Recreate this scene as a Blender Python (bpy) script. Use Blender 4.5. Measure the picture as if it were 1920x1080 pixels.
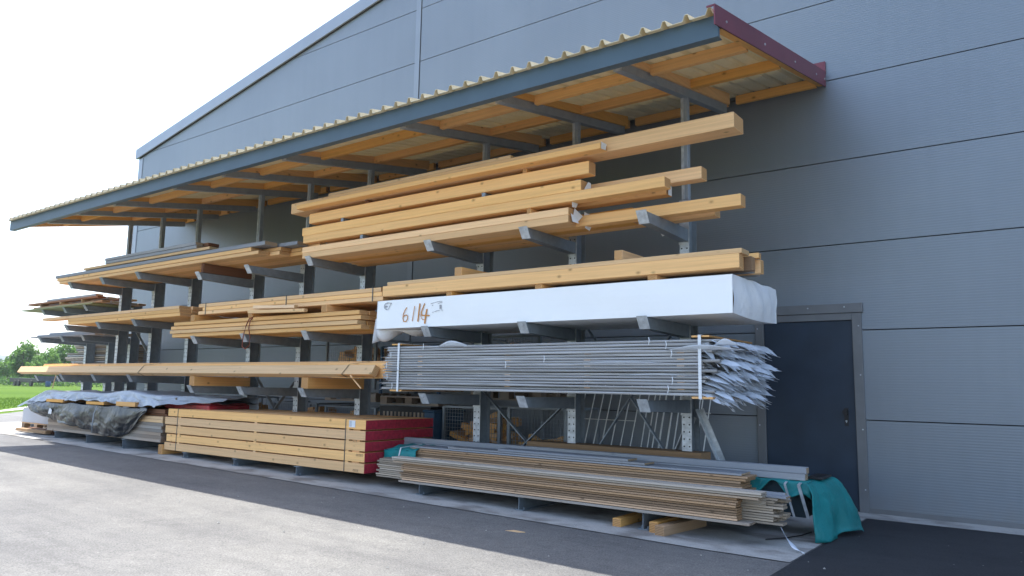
import bpy, bmesh, math, random
from mathutils import Vector, Matrix, noise
rad = math.radians
S = bpy.context.scene
for o in list(bpy.data.objects): bpy.data.objects.remove(o)
COL = S.collection

# ------------------------------------------------------------------ camera
F, YAW, PITCH, ROLL, CD, CH = 1393.09, -0.64147, 0.131396, 0.017432, 9.0519, 1.3080
CP = Vector((0, -CD, CH))
fw = Vector((math.sin(YAW)*math.cos(PITCH), math.cos(YAW)*math.cos(PITCH), math.sin(PITCH)))
r0 = fw.cross(Vector((0, 0, 1))).normalized(); u0 = r0.cross(fw)
rt = r0*math.cos(ROLL)+u0*math.sin(ROLL); up = -r0*math.sin(ROLL)+u0*math.cos(ROLL)
cam = bpy.data.cameras.new('camera'); camo = bpy.data.objects.new('camera', cam); COL.objects.link(camo)
M = Matrix((rt, up, -fw)).transposed().to_4x4(); M.translation = CP
camo.matrix_world = M
cam.sensor_width = 36; cam.lens = F/1920*36; cam.clip_end = 8000; cam.clip_start = .05
S.camera = camo

# ------------------------------------------------------------------ light
SX, SY = .50, -.165                      # ground shift of a shadow per metre of height
sd = Vector((SX, SY, -1)).normalized()
EL = math.asin(-sd.z); AZ = math.atan2(-sd.x, -sd.y)
sun = bpy.data.lights.new('sun', 'SUN'); sun.energy = 3.5; sun.angle = rad(.5); sun.color = (1, .96, .89)
so = bpy.data.objects.new('sun', sun); so.rotation_euler = sd.to_track_quat('-Z', 'Y').to_euler(); COL.objects.link(so)
W = bpy.data.worlds.new('World'); S.world = W; W.use_nodes = True
nt = W.node_tree; bg = nt.nodes['Background']
sk = nt.nodes.new('ShaderNodeTexSky'); sk.sky_type = 'NISHITA'; sk.sun_disc = False
sk.sun_elevation = EL; sk.sun_rotation = AZ; sk.air_density = 1.0; sk.dust_density = 1.6; sk.ozone_density = 1.0
nt.links.new(sk.outputs[0], bg.inputs[0]); bg.inputs[1].default_value = .15
S.view_settings.view_transform = 'Standard'; S.view_settings.look = 'None'; S.view_settings.gamma = 1
S.view_settings.exposure = 1.55

# ------------------------------------------------------------------ helpers
def rng(s): return random.Random(s)
def X(px, y, z):
    """world x of the point at depth y and height z seen in image column px of the 1920 px photo"""
    k = (px-960)/F
    # (d.rt) = k (d.fw) with d=(x, y+CD, z-CH)
    a = rt.x-k*fw.x; b = (rt.y-k*fw.y)*(y+CD)+(rt.z-k*fw.z)*(z-CH)
    return -b/a
def ray(px, py, depth):
    return CP+(fw+rt*((px-960)/F)-up*((py-540)/F))*depth
def zg(x):
    return 0.0 if x > -2.5 else (-.0128*(x+2.5) if x > -17 else .1856)

class MB:
    def __init__(s): s.v = []; s.f = []; s.m = []
    def add(s, vs, fs, mi=0):
        b = len(s.v); s.v += [tuple(p) for p in vs]
        for i, f in enumerate(fs):
            s.f.append(tuple(b+k for k in f)); s.m.append(mi[i] if isinstance(mi, (list, tuple)) else mi)
        return s
    def box(s, x0, x1, y0, y1, z0, z1, mi=0, end=None):
        e = mi if end is None else end
        return s.add([(x0,y0,z0),(x1,y0,z0),(x1,y1,z0),(x0,y1,z0),(x0,y0,z1),(x1,y0,z1),(x1,y1,z1),(x0,y1,z1)],
              [(0,3,2,1),(4,5,6,7),(0,1,5,4),(1,2,6,5),(2,3,7,6),(3,0,4,7)], [mi,mi,mi,e,mi,e])
    def prism(s, prof, axis, a, b, mi=0):
        """closed profile extruded along axis from a to b; prof gives the two other coordinates"""
        n = len(prof)
        def P(p, t):
            return (t, p[0], p[1]) if axis == 'x' else ((p[0], t, p[1]) if axis == 'y' else (p[0], p[1], t))
        vs = [P(p, a) for p in prof]+[P(p, b) for p in prof]
        fs = [(i, (i+1) % n, n+(i+1) % n, n+i) for i in range(n)]+[tuple(range(n))[::-1], tuple(range(n, 2*n))]
        return s.add(vs, fs, mi)
    def bar(s, p, q, w, h, mi=0, upv=(0,0,1)):
        p, q = Vector(p), Vector(q); d = (q-p).normalized(); u = Vector(upv)
        if abs(d.dot(u)) > .98: u = Vector((0,1,0))
        a = d.cross(u).normalized()*w/2; b = a.cross(d).normalized()*h/2
        vs = [p-a-b, p+a-b, p+a+b, p-a+b, q-a-b, q+a-b, q+a+b, q-a+b]
        return s.add(vs, [(0,1,2,3),(7,6,5,4),(0,4,5,1),(1,5,6,2),(2,6,7,3),(3,7,4,0)], mi)
    def tube(s, pts, r, n=6, mi=0):
        pts = [Vector(p) for p in pts]; rings = []
        for i, p in enumerate(pts):
            d = (pts[min(i+1, len(pts)-1)]-pts[max(i-1, 0)]).normalized()
            u = Vector((0,0,1)) if abs(d.z) < .9 else Vector((1,0,0))
            a = d.cross(u).normalized(); b = a.cross(d)
            rr = r[i] if isinstance(r, (list, tuple)) else r
            rings.append([p+(a*math.cos(t*2*math.pi/n)+b*math.sin(t*2*math.pi/n))*rr for t in range(n)])
        vs = [v for g in rings for v in g]; fs = []
        for i in range(len(rings)-1):
            for k in range(n): fs.append((i*n+k, i*n+(k+1) % n, (i+1)*n+(k+1) % n, (i+1)*n+k))
        fs += [tuple(range(n))[::-1], tuple((len(rings)-1)*n+k for k in range(n))]
        return s.add(vs, fs, mi)
    def sheet(s, fn, nu, nv, mi=0):
        vs = [fn(i/nu, j/nv) for j in range(nv+1) for i in range(nu+1)]; w = nu+1
        return s.add(vs, [(j*w+i, j*w+i+1, (j+1)*w+i+1, (j+1)*w+i) for j in range(nv) for i in range(nu)], mi)
    def build(s, name, mats, parent=None, smooth=False, bevel=0, solid=0, origin=None):
        me = bpy.data.meshes.new(name)
        o0 = Vector(origin) if origin else Vector((0,0,0))
        me.from_pydata([tuple(Vector(v)-o0) for v in s.v], [], s.f)
        if not isinstance(mats, (list, tuple)): mats = [mats]
        for m in mats: me.materials.append(m)
        me.polygons.foreach_set('material_index', s.m)
        bm = bmesh.new(); bm.from_mesh(me); bmesh.ops.recalc_face_normals(bm, faces=bm.faces)
        if bevel: 
            bmesh.ops.bevel(bm, geom=[e for e in bm.edges if len(e.link_faces) == 2 and e.calc_face_angle(0) > .6], offset=bevel, segments=1, affect='EDGES')
        bm.to_mesh(me); bm.free()
        if smooth: me.polygons.foreach_set('use_smooth', [True]*len(me.polygons))
        o = bpy.data.objects.new(name, me); COL.objects.link(o)
        if origin and not parent: o.location = o0
        if origin and parent: o.location = o0
        if solid:
            md = o.modifiers.new('thick', 'SOLIDIFY'); md.thickness = solid; md.offset = 0
        if parent:
            o.parent = parent
            if not origin: o.matrix_parent_inverse = Matrix.Identity(4); 
        return o
def each(mb, name, mats, parent=None, **kw):
    """one object per separate piece of mb"""
    par = list(range(len(mb.v)))
    def find(a):
        while par[a] != a: par[a] = par[par[a]]; a = par[a]
        return a
    for f in mb.f:
        for k in f[1:]: par[find(f[0])] = find(k)
    gr = {}
    for f, mi in zip(mb.f, mb.m): gr.setdefault(find(f[0]), []).append((f, mi))
    out = []
    for fs in gr.values():
        ids = sorted({k for f, _ in fs for k in f}); mp = {k: i for i, k in enumerate(ids)}
        q = MB(); q.v = [mb.v[k] for k in ids]; q.f = [tuple(mp[k] for k in f) for f, _ in fs]; q.m = [mi for _, mi in fs]
        out.append(q.build(name, mats, parent, **kw))
    return out
def tag(o, label=None, cat=None, group=None, kind=None):
    if label: o['label'] = label
    if cat: o['category'] = cat
    if group: o['group'] = group
    if kind: o['kind'] = kind
    return o
def thing(name, label, cat, group=None, loc=(0,0,0)):
    o = bpy.data.objects.new(name, None); COL.objects.link(o); o.empty_display_size = .2
    o.location = loc
    return tag(o, label, cat, group)

# ------------------------------------------------------------------ materials
def mat(name):
    m = bpy.data.materials.new(name); m.use_nodes = True
    return m, m.node_tree, m.node_tree.nodes['Principled BSDF']
def N(t, typ, **kw):
    n = t.nodes.new(typ)
    for k, v in kw.items():
        if k in n.inputs: n.inputs[k].default_value = v
        else: setattr(n, k, v)
    return n
def ramp(t, fac, stops):
    r = t.nodes.new('ShaderNodeValToRGB'); e = r.color_ramp.elements
    while len(e) < len(stops): e.new(.5)
    for i, (p, c) in enumerate(stops): e[i].position = p; e[i].color = (*c, 1) if len(c) == 3 else c
    t.links.new(fac, r.inputs[0]); return r.outputs[0]
def mix(t, fac, a, b, mode='MIX'):
    n = t.nodes.new('ShaderNodeMix'); n.data_type = 'RGBA'; n.blend_type = mode
    for v, i in ((fac, 0), (a, 6), (b, 7)):
        if hasattr(v, 'links') or isinstance(v, bpy.types.NodeSocket): t.links.new(v, n.inputs[i])
        else: n.inputs[i].default_value = v if i == 0 else (*v, 1)
    return n.outputs[2]
def math_(t, op, a, b=None):
    n = t.nodes.new('ShaderNodeMath'); n.operation = op
    for v, i in ((a, 0), (b, 1)):
        if v is None: continue
        if isinstance(v, bpy.types.NodeSocket): t.links.new(v, n.inputs[i])
        else: n.inputs[i].default_value = v
    return n.outputs[0]

def wood(name, base, dark, endc, rough=.75, knots=1.0, grain=.5, tint=.18, weather=None):
    m, t, p = mat(name); L = t.links.new
    tc = N(t, 'ShaderNodeTexCoord'); oi = N(t, 'ShaderNodeObjectInfo'); ge = N(t, 'ShaderNodeNewGeometry')
    rnd = math_(t, 'ADD', oi.outputs['Random'], ge.outputs['Random Per Island'])
    off = N(t, 'ShaderNodeCombineXYZ')
    L(math_(t, 'MULTIPLY', rnd, 37.0), off.inputs[0]); L(math_(t, 'MULTIPLY', rnd, 11.3), off.inputs[1]); L(math_(t, 'MULTIPLY', rnd, 23.7), off.inputs[2])
    va = N(t, 'ShaderNodeVectorMath', operation='ADD'); L(tc.outputs['Object'], va.inputs[0]); L(off.outputs[0], va.inputs[1])
    def scaled(sx, sy, sz):
        v = N(t, 'ShaderNodeVectorMath', operation='MULTIPLY'); L(va.outputs[0], v.inputs[0]); v.inputs[1].default_value = (sx, sy, sz); return v.outputs[0]
    g1 = N(t, 'ShaderNodeTexNoise', Scale=1.0, Detail=4.0, Roughness=.6); L(scaled(.9, 45, 45), g1.inputs['Vector'])
    g2 = N(t, 'ShaderNodeTexNoise', Scale=1.0, Detail=2.0); L(scaled(.5, 6, 6), g2.inputs['Vector'])
    kn = N(t, 'ShaderNodeTexVoronoi', Scale=1.0); L(scaled(4.2, 6.5, 6.5), kn.inputs['Vector'])
    c = ramp(t, g1.outputs[0], [(.30, tuple(b*(1-grain*.45) for b in base)), (.62, base)])
    c = mix(t, math_(t, 'MULTIPLY', g2.outputs[0], .55), c, dark)
    kf = ramp(t, kn.outputs['Distance'], [(.05, (1,1,1)), (.10, (.35,.35,.35)), (.16, (0,0,0))])
    kf = math_(t, 'MULTIPLY', kf, .85*knots)
    c = mix(t, kf, c, tuple(d*.42 for d in dark))
    if weather:
        w = N(t, 'ShaderNodeTexNoise', Scale=1.0, Detail=3.0); L(scaled(.6, 3, 3), w.inputs['Vector'])
        c = mix(t, ramp(t, w.outputs[0], [(.42, (0,0,0)), (.6, (1,1,1))]), c, weather)
    # each board its own tint
    wn = N(t, 'ShaderNodeTexWhiteNoise', noise_dimensions='1D'); L(math_(t, 'MULTIPLY', rnd, 91.7), wn.inputs['W'])
    hv = N(t, 'ShaderNodeHueSaturation'); L(c, hv.inputs['Color'])
    L(math_(t, 'ADD', math_(t, 'MULTIPLY', wn.outputs['Value'], tint*2), 1-tint), hv.inputs['Value'])
    sep = N(t, 'ShaderNodeSeparateColor'); L(wn.outputs['Color'], sep.inputs[0])
    L(math_(t, 'ADD', math_(t, 'MULTIPLY', sep.outputs[1], .18), .91), hv.inputs['Saturation'])
    # end grain
    sn = N(t, 'ShaderNodeSeparateXYZ'); L(tc.outputs['Normal'], sn.inputs[0])
    isend = math_(t, 'GREATER_THAN', math_(t, 'ABSOLUTE', sn.outputs[0]), .8)
    wv = N(t, 'ShaderNodeTexWave', Scale=16.0, Distortion=2.5); wv.wave_type = 'RINGS'; wv.rings_direction = 'X'; L(va.outputs[0], wv.inputs['Vector'])
    ec = mix(t, wv.outputs['Fac'], endc, tuple(e*.72 for e in endc))
    c2 = mix(t, isend, hv.outputs[0], ec)
    L(c2, p.inputs['Base Color']); p.inputs['Roughness'].default_value = rough
    p.inputs['Specular IOR Level'].default_value = .25
    bp = N(t, 'ShaderNodeBump', Strength=.25, Distance=.004); L(g1.outputs[0], bp.inputs['Height']); L(bp.outputs[0], p.inputs['Normal'])
    return m
SPRUCE = wood('fresh_spruce', (.93,.575,.265), (.82,.455,.185), (.62,.35,.15), knots=.9, tint=.15)
WARM   = wood('warm_spruce', (.84,.47,.17), (.70,.36,.115), (.55,.29,.11), tint=.1)
PALE   = wood('pale_spruce', (.86,.58,.32), (.74,.46,.23), (.62,.4,.2), tint=.12)
BROWNW = wood('brown_larch', (.52,.335,.195), (.38,.235,.13), (.38,.23,.12), tint=.5)
REDBR  = wood('red_brown_timber', (.26,.12,.06), (.16,.07,.035), (.2,.08,.04), tint=.3)
GREYW  = wood('weathered_grey_timber', (.36,.36,.36), (.25,.25,.26), (.42,.31,.2), tint=.16, knots=.6, weather=(.27,.285,.31))
GREYB  = wood('weathered_beige_board', (.36,.285,.215), (.28,.21,.155), (.28,.21,.15), tint=.28, weather=(.33,.295,.25))
TANG   = wood('tan_grey_board', (.46,.38,.29), (.36,.28,.2), (.38,.30,.22), tint=.3)
TANW   = wood('tan_board', (.56,.40,.26), (.44,.30,.18), (.42,.30,.2), tint=.35)
WHITEW = wood('washed_white_board', (.52,.455,.375), (.42,.35,.275), (.40,.34,.27), tint=.2)

def plain(name, col, rough=.6, metal=0, var=.12, scale=6, bump=0, spec=.5, detail=3):
    m, t, p = mat(name)
    tc = N(t, 'ShaderNodeTexCoord'); n = N(t, 'ShaderNodeTexNoise', Scale=float(scale), Detail=float(detail)); t.links.new(tc.outputs['Object'], n.inputs['Vector'])
    c = ramp(t, n.outputs[0], [(.3, tuple(k*(1-var) for k in col)), (.7, tuple(min(1, k*(1+var)) for k in col))])
    t.links.new(c, p.inputs['Base Color']); p.inputs['Roughness'].default_value = rough; p.inputs['Metallic'].default_value = metal
    p.inputs['Specular IOR Level'].default_value = spec
    if bump:
        b = N(t, 'ShaderNodeBump', Strength=bump, Distance=.01); t.links.new(n.outputs[0], b.inputs['Height']); t.links.new(b.outputs[0], p.inputs['Normal'])
    return m
GALV   = plain('galvanised_steel', (.235,.27,.295), .5, .3, .1, 14)
GALVC  = plain('canopy_steel', (.31,.35,.385), .5, .3, .08, 10)
GALVL  = plain('bright_zinc', (.50,.53,.55), .45, .35, .22, 18)
DARKH  = plain('dark_hole', (.02,.02,.02), .9)
STEELD = plain('painted_grey_steel', (.15,.18,.205), .55, .1, .15, 9)
FASC   = plain('slate_blue_sheet', (.075,.118,.150), .5, .0, .07, 3, 0, .3)
REDS   = plain('wine_red_sheet', (.16,.028,.045), .4, .0, .12, 4)
REDP   = plain('red_end_paint', (.40,.018,.042), .6, 0, .3, 22)
FRAMEG = plain('door_frame_grey', (.17,.175,.18), .5, .2, .08, 5)
DOORM  = plain('anthracite_door', (.024,.040,.064), .5, 0, .15, 3, 0, .4)
BLACK  = plain('black_plastic', (.012,.012,.014), .5, 0, .2, 5)
WHITEP = plain('paper_white', (.75,.76,.76), .6, 0, .05, 8)
STRAPW = plain('strap_white', (.72,.74,.75), .4, 0, .05, 8)
STRAPB = plain('strap_dark', (.06,.06,.055), .4, 0, .05, 8)
BLUEP  = plain('blue_crate_paint', (.02,.07,.14), .5, 0, .2, 8)
CORD   = plain('rust_red_cord', (.22,.06,.035), .8, 0, .2, 30)
ORANGE = plain('orange_marker', (.55,.22,.03), .6, 0, .1, 40)
INK    = plain('grey_ink', (.30,.31,.33), .7, 0, .3, 60)
REDPK  = plain('red_film', (.35,.02,.03), .35, 0, .4, 9)
BLUEJ  = plain('blue_barrel_paint', (.04,.09,.2), .6, 0, .1, 9)

def film(name, col, rough=.35, wr=.5, scale=5, var=.1, spec=.5, stretch=(1,1,1)):
    m, t, p = mat(name); p.inputs['Specular IOR Level'].default_value = spec; L = t.links.new
    tc = N(t, 'ShaderNodeTexCoord'); mp = N(t, 'ShaderNodeMapping'); L(tc.outputs['Object'], mp.inputs[0]); mp.inputs['Scale'].default_value = stretch
    n = N(t, 'ShaderNodeTexNoise', Scale=float(scale), Detail=5.0, Distortion=1.2); L(mp.outputs[0], n.inputs['Vector'])
    n2 = N(t, 'ShaderNodeTexNoise', Scale=float(scale)*.4, Detail=2.0); L(mp.outputs[0], n2.inputs['Vector'])
    L(ramp(t, n2.outputs[0], [(.3, tuple(k*(1-var) for k in col)), (.7, col)]), p.inputs['Base Color'])
    p.inputs['Roughness'].default_value = rough
    b = N(t, 'ShaderNodeBump', Strength=wr, Distance=.03); L(n.outputs[0], b.inputs['Height']); L(b.outputs[0], p.inputs['Normal'])
    return m
WHITEF = film('white_wrap_film', (.93,.935,.92), .4, .12, 3, .03)
WHITEC = film('crumpled_white_film', (.84,.85,.86), .45, .45, 5, .06)
SILVER = film('silver_tarpaulin', (.36,.40,.45), .36, .6, 4, .2)
BLACKT = film('black_tarpaulin', (.011,.015,.019), .30, .55, 4, .3, .4)
TEAL   = film('teal_tarpaulin', (.004,.27,.27), .55, .7, 6, .45)
DNET   = film('dark_net_cloth', (.015,.035,.045), .8, .4, 9, .3)
GREYBX = film('grey_paper_wrap', (.48,.48,.50), .6, .5, 4, .1)

def foil():
    m, t, p = mat('grey_foil_layer'); L = t.links.new
    tc = N(t, 'ShaderNodeTexCoord'); oi = N(t, 'ShaderNodeObjectInfo')
    mp = N(t, 'ShaderNodeMapping'); L(tc.outputs['Object'], mp.inputs[0]); mp.inputs['Scale'].default_value = (.8, 9, 38)
    n = N(t, 'ShaderNodeTexNoise', Scale=2.0, Detail=3.0); L(mp.outputs[0], n.inputs['Vector'])
    c = ramp(t, n.outputs[0], [(.3, (.24,.24,.235)), (.5, (.345,.34,.33)), (.72, (.44,.45,.46))])
    h = N(t, 'ShaderNodeHueSaturation'); L(c, h.inputs['Color']); L(math_(t, 'ADD', math_(t, 'MULTIPLY', oi.outputs['Random'], .45), .78), h.inputs['Value'])
    L(h.outputs[0], p.inputs['Base Color']); p.inputs['Roughness'].default_value = .4
    return m
FOIL = foil()
FLAP = film('pale_foil_flap', (.66,.71,.78), .35, .5, 9, .15)

# wall panels: fine horizontal micro ribs
def wallmat():
    m, t, p = mat('ribbed_grey_panel'); L = t.links.new
    tc = N(t, 'ShaderNodeTexCoord'); sx = N(t, 'ShaderNodeSeparateXYZ'); L(tc.outputs['Object'], sx.inputs[0])
    s = math_(t, 'SINE', math_(t, 'MULTIPLY', sx.outputs[2], 2*math.pi/.0285))
    n = N(t, 'ShaderNodeTexNoise', Scale=.6, Detail=3.0); L(tc.outputs['Object'], n.inputs['Vector'])
    n2 = N(t, 'ShaderNodeTexNoise', Scale=60.0, Detail=2.0); L(tc.outputs['Object'], n2.inputs['Vector'])
    c = ramp(t, n.outputs[0], [(.3, (.20,.228,.258)), (.7, (.22,.25,.28))])
    mp = N(t, 'ShaderNodeMapping'); L(tc.outputs['Object'], mp.inputs[0]); mp.inputs['Scale'].default_value = (9, 1, .5)
    n3 = N(t, 'ShaderNodeTexNoise', Scale=1.0, Detail=4.0); L(mp.outputs[0], n3.inputs['Vector'])
    c = mix(t, 1.0, c, ramp(t, n3.outputs[0], [(.3, (.98,.98,.978)), (.6, (1.008,1.008,1.008))]), 'MULTIPLY')
    n4 = N(t, 'ShaderNodeTexNoise', Scale=5.0, Detail=5.0); L(tc.outputs['Object'], n4.inputs['Vector'])
    dz = math_(t, 'SUBTRACT', math_(t, 'MULTIPLY', n4.outputs[0], .55), sx.outputs[2])
    c = mix(t, ramp(t, dz, [(.0, (0,0,0)), (.4, (.5,.5,.5))]), c, (.20,.19,.175))
    L(c, p.inputs['Base Color']); p.inputs['Roughness'].default_value = .42; p.inputs['Metallic'].default_value = .35
    h = math_(t, 'ADD', s, math_(t, 'MULTIPLY', n2.outputs[0], .5))
    b = N(t, 'ShaderNodeBump', Strength=.28, Distance=.0013); L(h, b.inputs['Height']); L(b.outputs[0], p.inputs['Normal'])
    return m
WALL = wallmat()
TRIM = plain('light_grey_trim', (.28,.31,.35), .38, .35, .05, 2)
JOINT = plain('joint_and_shadow_black', (.02,.022,.025), .8)

def sheetmat():
    m, t, p = mat('cream_corrugated_sheet'); L = t.links.new
    tc = N(t, 'ShaderNodeTexCoord'); n = N(t, 'ShaderNodeTexNoise', Scale=3.0, Detail=4.0); L(tc.outputs['Object'], n.inputs['Vector'])
    L(ramp(t, n.outputs[0], [(.3, (.62,.56,.40)), (.7, (.72,.65,.48))]), p.inputs['Base Color']); p.inputs['Roughness'].default_value = .6
    tr = N(t, 'ShaderNodeBsdfTranslucent'); tr.inputs[0].default_value = (.75,.66,.46,1)
    ms = N(t, 'ShaderNodeMixShader'); ms.inputs[0].default_value = .17
    L(p.outputs[0], ms.inputs[1]); L(tr.outputs[0], ms.inputs[2]); L(ms.outputs[0], t.nodes['Material Output'].inputs[0])
    return m
SHEET = sheetmat()

def asphalt(name, a, b, sc=1.0, bump=.35):
    m, t, p = mat(name); L = t.links.new
    tc = N(t, 'ShaderNodeTexCoord')
    n1 = N(t, 'ShaderNodeTexNoise', Scale=.55*sc, Detail=5.0, Roughness=.6); L(tc.outputs['Object'], n1.inputs['Vector'])
    n2 = N(t, 'ShaderNodeTexNoise', Scale=70.0, Detail=4.0, Roughness=.8); L(tc.outputs['Object'], n2.inputs['Vector'])
    vo = N(t, 'ShaderNodeTexVoronoi', Scale=75.0); L(tc.outputs['Object'], vo.inputs['Vector'])
    vs = N(t, 'ShaderNodeTexVoronoi', Scale=5.0); L(tc.outputs['Object'], vs.inputs['Vector'])
    c = ramp(t, n1.outputs[0], [(.32, a), (.68, b)])
    mp = N(t, 'ShaderNodeMapping'); L(tc.outputs['Object'], mp.inputs[0]); mp.inputs['Scale'].default_value = (.35, 2.2, 1); mp.inputs['Rotation'].default_value = (0,0,.12)
    n5 = N(t, 'ShaderNodeTexNoise', Scale=1.3, Detail=6.0, Roughness=.6); L(mp.outputs[0], n5.inputs['Vector'])
    c = mix(t, 1.0, c, ramp(t, n5.outputs[0], [(.34, (.86,.86,.87)), (.5, (1,1,1)), (.68, (1.1,1.1,1.08))]), 'MULTIPLY')
    n6 = N(t, 'ShaderNodeTexNoise', Scale=8.0, Detail=5.0, Roughness=.7); L(tc.outputs['Object'], n6.inputs['Vector'])
    c = mix(t, 1.0, c, ramp(t, n6.outputs[0], [(.3, (.88,.88,.88)), (.7, (1.1,1.1,1.1))]), 'MULTIPLY')
    c = mix(t, .9, c, ramp(t, n2.outputs[0], [(.3, (.45,.45,.45)), (.5, (1,1,1)), (.7, (1.45,1.43,1.4))]), 'MULTIPLY')
    c = mix(t, .5, c, ramp(t, vo.outputs['Distance'], [(.0, (1.3,1.3,1.3)), (.6, (.75,.75,.75))]), 'MULTIPLY')
    c = mix(t, ramp(t, vs.outputs['Distance'], [(.02, (1,1,1)), (.03, (0,0,0))]), c, (.45,.44,.41))
    L(c, p.inputs['Base Color']); p.inputs['Roughness'].default_value = .85; p.inputs['Specular IOR Level'].default_value = .3
    bp = N(t, 'ShaderNodeBump', Strength=bump, Distance=.006); L(math_(t, 'ADD', n2.outputs[0], vo.outputs['Distance']), bp.inputs['Height']); L(bp.outputs[0], p.inputs['Normal'])
    return m
ASPH = asphalt('dusty_asphalt', (.145,.144,.142), (.20,.197,.187))
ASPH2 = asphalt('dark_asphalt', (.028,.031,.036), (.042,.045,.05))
def concrete():
    m, t, p = mat('pale_concrete'); L = t.links.new
    tc = N(t, 'ShaderNodeTexCoord')
    n1 = N(t, 'ShaderNodeTexNoise', Scale=1.4, Detail=7.0, Roughness=.65); L(tc.outputs['Object'], n1.inputs['Vector'])
    n2 = N(t, 'ShaderNodeTexNoise', Scale=70.0, Detail=3.0); L(tc.outputs['Object'], n2.inputs['Vector'])
    mp = N(t, 'ShaderNodeMapping'); L(tc.outputs['Object'], mp.inputs[0]); mp.inputs['Scale'].default_value = (1.3, 2.0, 1)
    n3 = N(t, 'ShaderNodeTexNoise', Scale=1.6, Detail=5.0); L(mp.outputs[0], n3.inputs['Vector'])
    c = ramp(t, n1.outputs[0], [(.3, (.37,.365,.345)), (.7, (.50,.49,.46))])
    c = mix(t, ramp(t, n3.outputs[0], [(.46, (0,0,0)), (.64, (.8,.8,.8))]), c, (.17,.155,.14))
    c = mix(t, .6, c, ramp(t, n2.outputs[0], [(.3, (.75,.75,.75)), (.7, (1.15,1.15,1.15))]), 'MULTIPLY')
    L(c, p.inputs['Base Color']); p.inputs['Roughness'].default_value = .9
    bp = N(t, 'ShaderNodeBump', Strength=.2, Distance=.004); L(n2.outputs[0], bp.inputs['Height']); L(bp.outputs[0], p.inputs['Normal'])
    return m
CONC = concrete()
def grassmat():
    m, t, p = mat('meadow_green'); L = t.links.new
    tc = N(t, 'ShaderNodeTexCoord')
    n1 = N(t, 'ShaderNodeTexNoise', Scale=.09, Detail=5.0); L(tc.outputs['Object'], n1.inputs['Vector'])
    n2 = N(t, 'ShaderNodeTexNoise', Scale=5.0, Detail=4.0); L(tc.outputs['Object'], n2.inputs['Vector'])
    c = ramp(t, n1.outputs[0], [(.35, (.058,.118,.009)), (.65, (.088,.155,.014))])
    c = mix(t, .8, c, ramp(t, n2.outputs[0], [(.3, (.6,.65,.6)), (.7, (1.25,1.2,1.2))]), 'MULTIPLY')
    p.inputs['Specular IOR Level'].default_value = .05
    L(c, p.inputs['Base Color']); p.inputs['Roughness'].default_value = .9
    bp = N(t, 'ShaderNodeBump', Strength=.6, Distance=.08); L(n2.outputs[0], bp.inputs['Height']); L(bp.outputs[0], p.inputs['Normal'])
    return m
MEADOW = grassmat()
GRAVEL = asphalt('pale_gravel', (.34,.33,.30), (.46,.44,.40))
def leafmat(name, a, b):
    m, t, p = mat(name); L = t.links.new
    ge = N(t, 'ShaderNodeNewGeometry')
    L(ramp(t, ge.outputs['Random Per Island'], [(0, a), (1, b)]), p.inputs['Base Color'])
    p.inputs['Roughness'].default_value = .6
    tr = N(t, 'ShaderNodeBsdfTranslucent'); tr.inputs[0].default_value = (*[min(1, k*1.6) for k in b], 1)
    ms = N(t, 'ShaderNodeMixShader'); ms.inputs[0].default_value = .35
    L(p.outputs[0], ms.inputs[1]); L(tr.outputs[0], ms.inputs[2]); L(ms.outputs[0], t.nodes['Material Output'].inputs[0])
    return m
LEAF = leafmat('spring_leaf', (.055,.135,.02), (.15,.28,.05))
LEAFD = leafmat('dark_leaf', (.03,.075,.015), (.07,.15,.03))
BARK = plain('bark', (.09,.07,.05), .9)
HILL = plain('wooded_hill', (.035,.06,.03), .95, 0, .3, .02)

# ------------------------------------------------------------------ ground
def slab(name, pts, dz, m):
    """flat outline laid on the gently sloping yard, cut where the slope changes"""
    me = bpy.data.meshes.new(name); bm = bmesh.new()
    bm.faces.new([bm.verts.new((x, y, 0)) for x, y in pts])
    for xc in (-17, -2.5):
        bmesh.ops.bisect_plane(bm, geom=bm.verts[:]+bm.edges[:]+bm.faces[:], plane_co=(xc, 0, 0), plane_no=(1, 0, 0))
    for v in bm.verts: v.co.z = zg(v.co.x)+dz
    bmesh.ops.recalc_face_normals(bm, faces=bm.faces)
    if bm.faces[0].normal.z < 0: bmesh.ops.reverse_faces(bm, faces=bm.faces)
    bm.to_mesh(me); bm.free(); me.materials.append(m)
    o = bpy.data.objects.new(name, me); COL.objects.link(o); return tag(o, kind='structure')
slab('ground', [(-3000,-1500), (1500,-1500), (1500,3000), (-3000,3000)], -.008, MEADOW)
slab('asphalt_yard', [(-60,-60), (60,-60), (60,20), (-18.9,20), (-18.9,3.5), (-31,3.3), (-26.6,.2), (-25.2,-3.5), (-24.5,-12), (-24,-30), (-24,-60)], -.004, ASPH)
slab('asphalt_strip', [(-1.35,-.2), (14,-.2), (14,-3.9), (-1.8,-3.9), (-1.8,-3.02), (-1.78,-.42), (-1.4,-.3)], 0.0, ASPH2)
slab('left_asphalt_strip', [(-25,-3.02), (-13.9,-3.02), (-13.7,-4.2), (-24.8,-4.25)], -.001, asphalt('mid_grey_asphalt', (.125,.127,.13), (.165,.165,.166)))  # slightly darker asphalt tone at the far left
slab('gravel_strip', [(-31.2,3.1), (-27.1,-.1), (-26.2,-3.2), (-26.9,-3.2), (-27.8,.2), (-33.5,3.6)], .002, GRAVEL)
slab('concrete_pad', [(-21.5,-3.0), (-1.81,-3.0), (-1.79,-.40), (14,-.22), (14,.02), (-21.5,.02)], .004, CONC)
slab('farm_track', [(-420,96), (-38,96), (-38,99), (-420,99)], .05, GRAVEL)

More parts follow.
